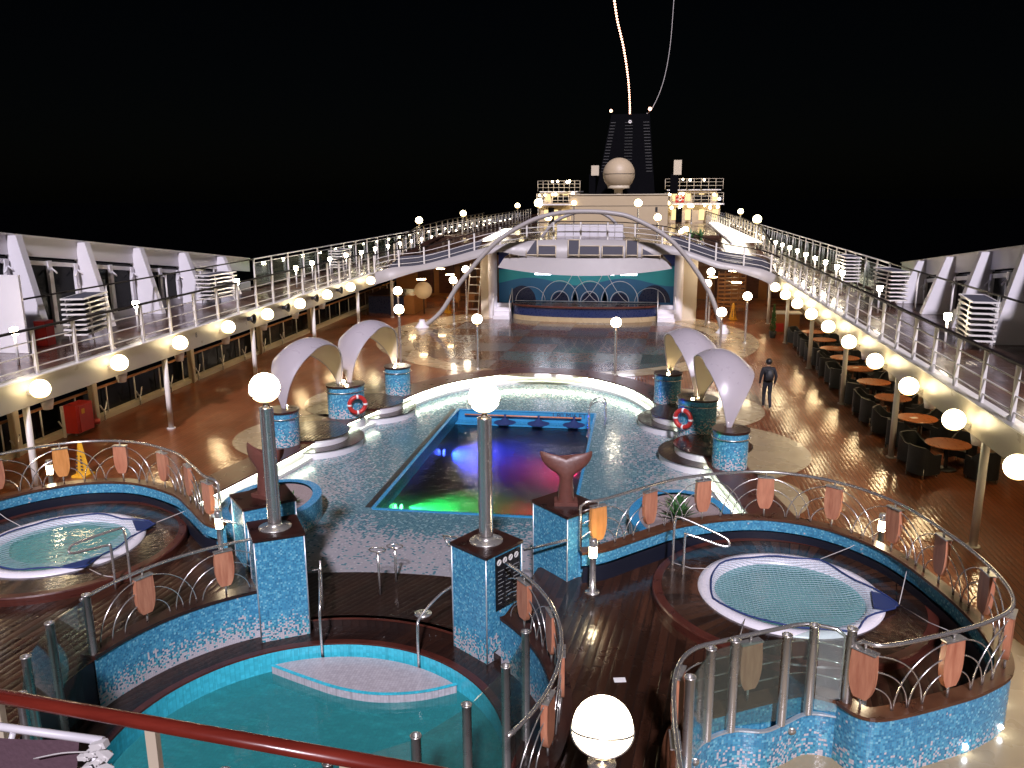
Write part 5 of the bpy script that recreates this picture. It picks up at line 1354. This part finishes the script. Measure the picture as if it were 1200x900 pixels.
for s, nm, x0, x1, x2 in ((-1, 'left', -5.25, -4.75, -5.75), (1, 'right', 5.85, 6.3, 7.15)):
    t = thing('stage_column', 'white rounded column at the ' + nm + ' side of the stage with cream side wall', 'column', ((x0 + x1) / 2, 49.6, 0))
    b = MB(); b.lathe([(.27, 0), (.27, 4.1)], ((x0 + x1) / 2, 49.6, 0), 24); b.build('shaft', 'whitecool', t)
    b = MB(); b.box(min(x1, x2) if s > 0 else x2, 49.62, 0, x2 if s > 0 else x0 + .1, 50.4, 4.05); b.build('side_wall', 'cream', t)
    sx = -4.35 if s < 0 else 5.4
    t = thing('stage_steps', 'white steps with handrails at the ' + nm + ' end of the stage', 'steps', (sx, 49, 0))
    for k in range(4): MB().box(sx - .5, 48.75 + .28 * k, 0, sx + .5, 49.03 + .28 * k, .22 * (k + 1)).build('tread', 'whitecool', t)
    b = MB()
    for dx in (-.5, .5): b.tube([(sx + dx, 48.8, .1), (sx + dx, 48.8, 1.1), (sx + dx, 49.9, 1.75), (sx + dx, 49.9, .9)], .03, 6)
    b.build('handrail', 'white', t)
cv = thing('stage_canopy', 'white slanted canopy over the stage', 'canopy', (.6, 46.4, 2.9))
rows = [[], [], [], []]
for k in range(25):
    u = k / 24; x = -4.12 + 9.68 * u; xt = -3.75 + 8.8 * u; bow = 4 * u * (1 - u)
    rows[0].append(V((x, 46.35 - .55 * bow, 3.34 - .38 * bow))); rows[1].append(V((xt, 46.75 - .45 * bow, 3.93 - .07 * bow))); rows[2].append(V((xt, 49.0, 3.93))); rows[3].append(V((x, 49.0, 3.4)))
MB().grid(rows + [rows[0]], False).build('visor', 'greycream', cv)
for k, x in enumerate((-1.6, -.35, 1.95, 3.2)): small('stage_box', MB().beam((-.45, 0, 0), (.45, 0, 0), .35, .22), 'stageglow', (x, 46.9, 3.02), ORD[k] + ' white box with added glow hanging under the stage canopy, from the left', 'glowing box', 'boxes under the stage canopy')  # hanging boxes, their glow added to light the mural
FR = [(-11.06, 45.4, 3.06, 2.38), (-10.25, 46, 3.30, 2.62), (-8.64, 46, 3.45, 3.10), (-7.0, 46.05, 3.84, 3.40), (-5.32, 46.1, 4.31, 3.85), (-4.05, 46.2, 4.60, 4.20), (-2.9, 46.4, 4.76, 4.0), (-1.4, 46.6, 4.86, 3.85), (.7, 46.7, 4.88, 3.85), (2.9, 46.6, 4.83, 3.85), (5.15, 46.4, 4.62, 4.1), (6.4, 46.2, 4.29, 3.95), (7.9, 46.05, 3.79, 3.43), (8.8, 46, 3.62, 3.28), (10.26, 46, 3.38, 2.8), (11.06, 45.4, 3.06, 2.38)]
FR = smooth_path(FR, 4)
bf = thing('curved_balcony', 'white curved balcony front rising to the middle above the stage', 'balcony', (.6, 46.5, 3.8))
MB().grid([[V((x, y, zb)) for x, y, zt_, zb in FR], [V((x, y, zt_)) for x, y, zt_, zb in FR], [V((x, y + .25, zt_)) for x, y, zt_, zb in FR], [V((x, y + .25, zb)) for x, y, zt_, zb in FR]]).build('fascia', 'greycream', bf)
MB().grid([[V((x, y + .22, zt_ - .03)) for x, y, zt_, zb in FR], [V((x * 1.02, y + 4.5, max(zt_, 3.5) - .03)) for x, y, zt_, zb in FR], [V((x * 1.0, y + 14, max(zt_, 4.4) - .05)) for x, y, zt_, zb in FR]], False).build('landing', 'deck_u', bf)
MB().grid([[V((x, y + .22, zb + .02)) for x, y, zt_, zb in FR], [V((x, y + 14, zb + .02)) for x, y, zt_, zb in FR]], False).build('soffit', 'amber', bf)
for s in (-1, 1):
    b = MB()
    for k in range(5):
        row = [p for p in FR if (5.0 < p[0] - .3 < 10.6 if s > 0 else -10.6 < p[0] < -5.0)]
        pth = [(p[0], p[1] + .55 + .42 * k, p[2] + .02 + .10 * k) for p in row]
        for a, c in zip(pth, pth[1:]): b.beam(a, c, .30, .10)
    b.build('steps', 'darkcloth', bf)
deck_rail('front_rail', 'white railing with thin rods along the curved balcony front above the stage', [(x, y + .12, zt_) for x, y, zt_, zb in FR[::2]], 0, 3, 1.5, h=.95, hw=.08)
# folded loungers leaning on the canopy roof
lf = None
for k, (x, w, h_) in enumerate(((-2.0, .62, .95), (-1.15, 1.0, .62), (.35, .62, .95), (1.2, 1.15, .62), (2.5, 1.15, .62), (3.55, .62, .95), (-3.0, .5, .8), (4.6, 1.0, .6), (5.3, .0, 0))):
    if w == 0: continue
    t = thing('folded_lounger', ORD[k] + ' folded grey lounger with pale frame on the stage canopy roof', 'folded lounger', (x - .2, 46.45, 3.92), 0, 'folded loungers on the stage canopy')
    b = MB()
    for p0, p1 in (((-w / 2, 0, 0), (-w / 2, .1, h_)), ((w / 2, 0, 0), (w / 2, .1, h_)), ((-w / 2, .1, h_), (w / 2, .1, h_)), ((-w / 2, .01, .12), (w / 2, .01, .12))): b.tube([p0, p1], .035, 6)
    b.build('frame', 'cream', t, local=True); MB().beam((0, .02, .14), (0, .095, h_ - .03), w - .06, .02, (0, 1, 0)).build('sling', 'darkcloth', t, local=True)
# the big arch and the smaller arch behind it
def archtube(name, label, pts, r, foot=None):
    t = thing(name, label, 'arch', (pts[0][0], pts[0][1], 0))
    MB().tube(smooth_path(pts, 6), r, 12).build('arch_tube', 'greycream', t)
    if foot:
        for p in (pts[0], pts[-1]): MB().lathe([(.42, -.02), (.30, .12), (.17, .30), (.15, .42)], (p[0], p[1], foot), 16).build('foot', 'whitecool', t)
sc = lambda x, z, y0, y1: (3.96 + (x - 3.96) * y1 / y0, y1, 7.5 + (z - 7.5) * y1 / y0)
AR = [(-8.35, 45.4, -.02)] + [sc(x, z, 47.5, 45.4) for x, z in ((-7.75, .6), (-6.51, 2.39), (-4.46, 4.61), (-2.48, 5.82), (-.9, 6.28), (.56, 6.38), (2.1, 6.3), (3.5, 5.95), (5.65, 4.65), (7.62, 2.06))] + [(8.35, 45.4, -.02)]
archtube('white_arch', 'large white tube arch spanning the front of the stage', AR, .125, .02)
archtube('small_arch', 'smaller white arch behind the balcony railing above the stage', [(-2.35, 51, 4.5), (-1.85, 51, 5.2), (-1.2, 51, 5.8), (-.2, 51, 6.22), (.6, 51, 6.3), (1.4, 51, 6.22), (2.1, 51, 5.8), (2.6, 51, 5.1), (2.95, 51, 4.45)], .10)
t = thing('glass_block_screen', 'pale lilac panelled screen behind the balcony railing under the small arch', 'screen', (.8, 50, 4.4)); MB().box(-1.15, 50.0, 4.35, 2.75, 50.1, 5.6).build('panels', 'whitecool', t)
b = MB(); [b.box(-1.15 + .49 * k - .015, 49.97, 4.35, -1.15 + .49 * k + .015, 50.0, 5.6) for k in range(9)]; [b.box(-1.15, 49.97, z - .015, 2.75, 50.0, z + .015) for z in (4.75, 5.15, 5.6)]; b.build('panel_frame', 'steelp', t)
# under the balcony: bar, shelves, parasol table, ladder frame, added ceiling lamps
t = thing('bar_counter', 'dark bar counter with orange wooden end under the left balcony', 'bar', (-11.3, 52, 0)); MB().box(-13.2, 50.5, 0, -10.9, 54.0, 1.1).build('counter', 'bluewall', t); MB().box(-10.88, 50.5, 0, -10.2, 53.5, 1.15).build('end_panel', 'amber', t); MB().box(-13.3, 50.4, 1.1, -10.8, 54.1, 1.16).build('counter_top', 'darkcap', t)
t = thing('back_wall', 'amber lit wooden wall under the balcony left of the stage', 'wall', (-9.5, 60, 0)); MB().box(-14.2, 60, 0, -5.8, 60.2, 3.0).build('panelling', 'amber', t); b = MB(); [b.box(-12.5 + 1.6 * k, 59.9, .2, -11.3 + 1.6 * k, 60, 2.3) for k in range(4)]; b.build('door', 'redlip', t)
t = thing('back_wall', 'amber lit wooden wall under the balcony right of the stage', 'wall', (10.5, 60, 0)); MB().box(7.2, 60, 0, 14.2, 60.2, 3.0).build('panelling', 'amber', t); b = MB(); [b.box(9.0 + 1.8 * k, 59.9, .1, 10.2 + 1.8 * k, 60, 2.2) for k in range(3)]; b.build('door', 'redlip', t)
t = thing('lattice_rack', 'brown lattice of stacked chairs under the right balcony', 'rack', (9.5, 54, 0)); b = MB()
for k in range(9): b.box(8.7, 54, .25 + .25 * k, 10.4, 54.3, .38 + .25 * k)
for k in range(5): b.box(8.7 + .42 * k, 54.05, 0, 8.78 + .42 * k, 54.25, 2.5)
b.build('slats', 'amber', t)
for k, (x, y) in enumerate(((-8.2, 53.5), (-7.3, 53.8), (-8.9, 56.5))):
    t = thing('wooden_chair', ORD[k] + ' wooden chair in the amber light left of the stage', 'chair', (x, y, 0), 0, 'wooden chairs left of the stage'); MB().box(-.25, -.25, .40, .25, .25, .46).build('seat', 'amber', t, local=True); MB().box(-.25, .21, .46, .25, .25, 1.0).build('backrest', 'amber', t, local=True)
    for sx in (-.22, .22):
        for sy in (-.22, .22): MB().tube([(sx, sy, 0), (sx, sy, .42)], .02, 5).build('leg', 'amber', t, local=True)
t = thing('folded_parasol_table', 'round white tilted table top by the bar on the left', 'table', (-9.6, 50.5, 0)); b = MB(); b.lathe([(.001, 0), (.55, 0), (.55, .04), (.001, .04)], (0, 0, 0), 24); o = b.build('table_top', 'cream', t, local=True); o.location = (0, 0, 1.5); o.rotation_euler = (1.3, 0, .3); MB().tube([(0, .1, 0), (0, .05, 1.5)], .04, 8).build('stand', 'dark', t, local=True)
t = thing('ladder_frame', 'white ladder frame standing left of the stage column', 'ladder', (-6.3, 50.2, 0)); b = MB()
for x in (-6.75, -6.05): b.tube([(x, 50.2, 0), (x + .1, 50.2, 1.4), (x + .28, 50.2, 3.2)], .04, 6)
for k in range(6): b.tube([(-6.72 + .05 * k, 50.2, .4 + .5 * k), (-6.02 + .05 * k, 50.2, .4 + .5 * k)], .03, 6)
b.build('frame', 'white', t)
for s, nm in SIDES:
    for k, (x, y) in enumerate([(12.7, 13.0 + 4.2 * q) for q in range(9)] + [(9.3, 49), (8.2, 52), (9.8, 56), (12.2, 57)]):
        small('added_ceiling_lamp', MB().lathe([(.001, -.03), (.28, -.03), (.28, 0), (.001, 0)], (0, 0, 0), 18), 'ceil', (s * x, y, 2.70 if x > 11.3 else 2.36), ORD[k] + ' round added ceiling lamp under the ' + nm + ' balcony, from the near end', 'added ceiling lamp', 'added ceiling lamps under the balconies')  # lamps added to light the deck below, mostly out of view

# ================================================================== far superstructure
struct(MB().box(-11.0, 60, 4.2, 12.0, 125, 4.45).build('raised_floor', 'deck_u'))
for s, nm in SIDES:
    deck_rail('inner_rail', 'dark railing along the ' + nm + ' edge of the raised middle deck', [(s * 9.6 + .3, y, 4.45) for y in (61, 70, 80, 90, 100)], 0, 3, 2.0, h=1.05, pm='steelp')
    deck_rail('slope_rail', 'white railing beside the lit skylight on the ' + nm + ' side', [(s * 10.6 + .3, y, z) for y, z in ((47.0, 3.6), (52, 4.3), (60, 4.5), (75, 4.6))], 0, 3, 1.7, h=1.0, pm='cream')
t = thing('skylight_panel', 'bright slanting lit panel on the right of the raised deck', 'skylight', (10, 62, 4.6)); MB().grid([[V((9.2, 51, 4.5)), V((10.9, 51, 4.5))], [V((9.7, 77, 4.72)), V((10.5, 77, 4.72))]], False).build('lit_panel', 'panel', t); MB().beam((9.1, 51, 4.42), (9.6, 77, 4.62), .1, .12).build('frame', 'white', t)
t = thing('skylight_panel', 'bright slanting lit panel on the left of the raised deck', 'skylight', (-6.2, 58, 4.6)); MB().grid([[V((-6.1, 50.5, 4.5)), V((-5.5, 52, 4.5))], [V((-6.7, 64, 4.7)), V((-6.0, 66.5, 4.7))]], False).build('lit_panel', 'panel', t); MB().beam((-6.2, 50.5, 4.42), (-6.8, 64, 4.62), .1, .12).build('frame', 'white', t)
UL = [(-10.4, 53, 5.72, 3.45, .23, 'first globe on the left upper deck'), (-10.5, 67, 5.8, 4.4, .25, 'second globe on the left upper deck'), (-9.5, 90, 6.02, 4.45, .27, 'third globe on the left upper deck'), (-3.5, 60, 6.69, 4.45, .30, 'large globe left of the small arch'),
      (3.53, 60, 6.66, 4.45, .27, 'globe right of the radome in front of the beige deckhouse'), (-2.2, 75, 6.47, 4.45, .22, 'globe at the left corner of the beige deckhouse'), (4.78, 52.4, 5.9, 4.5, .22, 'globe right of the small arch by the railing'), (11.1, 90, 6.05, 4.45, .25, 'third globe on the right upper deck'),
      (8.4, 82, 6.05, 4.45, .2, 'globe in front of the right deckhouse'), (11.5, 69, 5.85, 4.45, .22, 'second globe on the right upper deck'), (10.75, 53, 5.77, 3.5, .26, 'first globe on the right upper deck'), (-2.0, 53, 5.88, 4.5, .22, 'globe left of the small arch by the railing'), (6.3, 54, 5.0, 4.4, .16, 'low globe by the dark planter on the right'), (6.5, 53, 5.15, 4.4, .19, 'low front globe by the dark planter on the right'), (6.0, 77, 6.4, 4.45, .2, 'globe at the right corner of the beige deckhouse')]
for x, y, z, z0, r, w in UL: globe_lamp('globe_lamp', 'warm ' + w, (x, y, z0), z - z0, r, .06, group='globe lamps on the upper decks', gm='globe', hoops=False)
for k, (x, y, z) in enumerate(((6.9, 54, 4.45), (7.6, 55, 4.4))): agave(x, y, z, .8, ('nearer' if k == 0 else 'farther') + ' dark spiky plant beside the low globes on the right raised deck', 20)
dh = thing('deckhouse', 'long beige deckhouse in front of the funnel', 'deckhouse', (1.7, 77, 4.45)); b = MB(); b.box(-2.5, 75, 4.45, 6.0, 84, 7.15); b.build('walls', 'houseb', dh); b = MB(); b.box(-2.6, 74.9, 7.15, 6.1, 84, 7.22); b.build('roof', 'cream', dh); b = MB(); b.box(-2.52, 74.97, 6.2, 6.02, 75, 6.23); b.box(4.9, 74.96, 5.7, 5.1, 75, 6.1); b.build('trim', 'dark', dh)
rd = thing('radome', 'large beige spherical radome on a short neck above the deckhouse', 'radome', (1.65, 76, 7.22)); MB().sphere((1.65, 76, 8.95), 1.40, 16).build('dome', simple('beige radome', (.42, .33, .22), .5, var=.05), rd)
b = MB(); b.lathe([(1.42, 8.93), (1.425, 8.95), (1.42, 8.97)], (1.65, 76, 0), 48); b.build('seam', 'dark', rd); b = MB(); b.lathe([(.95, 7.72), (1.0, 7.95), (.9, 8.0)], (1.65, 76, 0), 24); b.lathe([(.4, 7.2), (.35, 7.75)], (1.65, 76, 0), 16); b.build('neck', 'cream', rd)
fn = thing('funnel', 'tall black louvred funnel behind the radome', 'funnel', (2.3, 80, 7))
b = MB(); z0, z1 = 6.8, 14.3
lo = [(-.6, 79), (4.9, 79), (4.9, 86), (-.6, 86)]; hi = [(.75, 79.6), (4.2, 79.6), (4.2, 84), (.75, 84)]
b.add([(x, y, z0) for x, y in lo] + [(x, y, z1) for x, y in hi], [(k, (k + 1) % 4, 4 + (k + 1) % 4, 4 + k) for k in range(4)] + [(4, 5, 6, 7)]); b.build('casing', 'black', fn)
b = MB()
for k in range(17):
    z = 9.2 + .27 * k; u = (z - z0) / (z1 - z0); yy = 79 + .6 * u - .04
    xl, xr = -.6 + 1.35 * u, 4.9 - .7 * u
    b.box(xl + .1, yy - .03, z, xl + .55, yy, z + .07); b.box(xr - .65, yy - .03, z, xr - .1, yy, z + .07); b.box(2.0, yy - .03, z, 2.7, yy, z + .05)
b.build('louvre_slats', simple('dull louvre', (.028, .028, .03), .5), fn); b = MB(); b.sphere((.7, 79.6, 14.6), .14, 6); b.sphere((4.2, 79.6, 14.7), .16, 6); b.build('top_lamp', 'pinkbulb', fn); b = MB(); b.lathe([(.001, 0), (.16, 0), (.16, .06), (.07, .06), (.07, 0)], (0, 0, 0), 16); o = b.build('round_vent', 'white', fn, local=True); o.location = V((2.45, 79.45, 13.6)) - V(fn.location); o.rotation_euler = (pi / 2, 0, 0)
for k, (x, z, w) in enumerate(((6.6, 9.6, .35), (-.9, 9.2, .3))):
    t = thing('vent_cowl', ('right' if k == 0 else 'left') + ' beige ventilation cowl beside the funnel', 'vent', (x, 80, 7.2)); MB().box(x - w, 79.5, 7.2, x + w, 80.3, 9.0).build('trunk', 'black', t); MB().box(x - .1, 79.4, 8.9, x + .6, 80.1, z + .6).build('cowl', 'cream', t)
ml = thing('mast_light_string', 'curving string of glowing lamps rising from the funnel top', 'light string', (2.3, 80, 14.3)); mp_ = smooth_path([(2.4, 80, 14.2), (2.35, 80, 15.5), (2.15, 80, 17.5), (1.7, 80, 20), (1.1, 80, 22.3), (.75, 80, 24.2)], 12)
MB().tube(mp_, .03, 5).build('wire', 'dark', ml); P_ = Path([(p[2], p[0]) for p in mp_])
b = MB()
for k in range(46):
    z, x = P_.at(P_.len * (k / 45) ** 1.15); b.sphere((x, 80, z), .075 + .03 * k / 45, 5)
b.build('bulbs', 'pinkbulb', ml)
tag(MB().tube(smooth_path([(2.5, 80, 14.1), (3.6, 80, 14.2), (4.4, 80, 14.8), (5.3, 80, 17.0), (5.8, 80, 20), (6.0, 80, 24)], 8), .03, 5).build('grey_cable', 'cord'), 'thin grey cable curving up from the funnel top', 'cable')
for s, nm, x0, x1, zt_ in ((-1, 'left', -6.4, -2.6, 7.4), (1, 'right', 6.1, 11.2, 7.5)):
    d_ = thing('side_deckhouse', 'lit ' + nm + ' side deckhouse with railed roof and many lamps beside the funnel', 'deckhouse', ((x0 + x1) / 2, 82, 4.45))
    MB().box(x0, 84, 4.45, x1, 92, 6.2).build('lower_walls', 'houseb', d_); MB().box(x0 + .3, 85, 6.2, x1 - .3, 92, zt_).build('upper_walls', 'houseb', d_); MB().box(x0 - .3, 83.4, 6.15, x1 + .3, 92, 6.27).build('balcony_slab', 'white', d_); MB().box(x0 + .0, 84.3, zt_, x1 - .0, 92, zt_ + .1).build('roof', 'white', d_)
    b = MB(); n = 4
    for k in range(n): xx = x0 + .5 + (x1 - x0 - 1.2) * k / (n - 1); b.box(xx, 83.95, 4.7, xx + .5, 84.0, 5.7); b.box(xx, 84.95, 6.5, xx + .5, 85.0, 7.2)
    b.build('window', 'winlit', d_)
    MB().box(x0 + .9, 83.92, 4.5, x0 + 1.5, 83.98, 5.9).build('dark_window', 'wdark', d_); MB().box(x1 - 2.6, 84.9, 6.4, x1 - .9, 84.97, 7.1).build('dark_window', 'wdark', d_)
    b = MB()
    for zz, yy in ((6.27, 83.5), (zt_ + .1, 84.4)):
        for k in range(9): xx = x0 - .2 + (x1 - x0 + .4) * k / 8; b.tube([(xx, yy, zz), (xx, yy, zz + 1.0)], .03, 5)
        for h_ in (.35, .7, 1.0): b.tube([(x0 - .2, yy, zz + h_), (x1 + .2, yy, zz + h_)], .025, 5)
    b.build('roof_rail', 'cream', d_)
    rnd = random.Random(3 + s); b = MB()
    for k in range(15): b.sphere((rnd.uniform(x0, x1), 83.3, rnd.choice((5.9, 6.0, 7.15, 7.25, zt_ + 1.0)) + rnd.uniform(-.06, .06)), rnd.uniform(.09, .15), 5)
    b.build('lamps', 'housebulb', d_)
    b = MB(); b.sphere((x0 + .2 if s < 0 else x1 - .2, 83.2, 6.7), .14, 5); b.build('blue_lamp', 'coolbulb', d_)
t = thing('ring_emblem_board', 'dark red board with a pale ring emblem on the right deckhouse', 'sign', (7.3, 83.8, 6.35)); MB().box(6.9, 83.75, 6.35, 7.75, 83.8, 7.05).build('board', 'red', t); b = MB(); b.tube([(7.33 + .18 * cos(2 * pi * k / 20), 83.73, 6.7 + .18 * sin(2 * pi * k / 20)) for k in range(20)], .045, 5, True); b.build('ring_emblem', 'printed', t)

# ================================================================== near foreground
t = thing('red_handrail', 'varnished red brown handrail on white posts at the bottom left, closest to the camera', 'railing', (2.0, 2.6, 5.4))
a, c = V((.6, 2.74, 5.5)), V((3.7, 2.42, 5.5)); d = (c - a).normalized()
b = MB(); b.tube([a, c], .034, 14); b.v = [V((p.x, p.y, 5.5 + (p.z - 5.5) * .75)) for p in b.v]; b.build('rail', 'handred', t)
for x in (1.39, 2.13, 2.95): y = 2.74 - .32 * (x - .6) / 3.1; MB().box(x - .022, y - .015, 4.4, x + .022, y + .015, 5.48).build('post', 'cream', t)
for z in (5.22, 4.95): MB().tube([a + V((0, 0, z - 5.5)), c + V((0, 0, z - 5.5))], .012, 6).build('rod', 'white', t)
t = thing('folding_deck_chair', 'folded deck chair with plum canvas and white hinge parts at the bottom left corner', 'deck chair', (1.6, 2.6, 4.4))
b = MB(); b.tube([(1.0, 2.62, 5.40), (1.90, 2.60, 5.385)], .017, 8); b.tube([(1.86, 2.60, 5.385), (1.80, 2.55, 4.4)], .016, 8); b.tube([(1.02, 2.62, 5.40), (1.02, 2.55, 4.4)], .016, 8); b.tube([(1.02, 2.56, 4.6), (1.82, 2.56, 4.6)], .014, 8); b.tube([(1.50, 2.60, 5.38), (1.36, 2.58, 5.0)], .012, 8); b.build('frame', 'whitecool', t)
MB().grid([[V((1.03 + .76 * i / 8 - .02 * j, 2.605 - .02 * sin(pi * i / 8) - .012 * j, 5.375 - .13 * j - .015 * sin(pi * i / 8))) for i in range(9)] for j in range(7)]).build('canvas', 'purple', t)
b = MB()
for x, z, w, an in ((1.90, 5.385, .034, .3), (1.915, 5.345, .030, -.6), (1.865, 5.345, .026, .2), (1.885, 5.31, .032, .7), (1.83, 5.325, .024, .1), (1.91, 5.28, .030, -.4), (1.85, 5.285, .028, .4)):
    c_, n_ = cos(an), sin(an); b.beam((x - w * c_, 2.575, z - w * n_), (x + w * c_, 2.575, z + w * n_), .03, w * .8); b.tube([(x + w * .4 * c_, 2.555, z + w * .4 * n_), (x + w * .4 * c_, 2.60, z + w * .4 * n_)], .009, 8)
b.build('hinge_block', 'white', t)
MB().tube(smooth_path([(1.86, 2.56, 5.36), (1.75, 2.55, 5.35), (1.62, 2.55, 5.31)], 4), .003, 5).build('cord', 'cord', t)
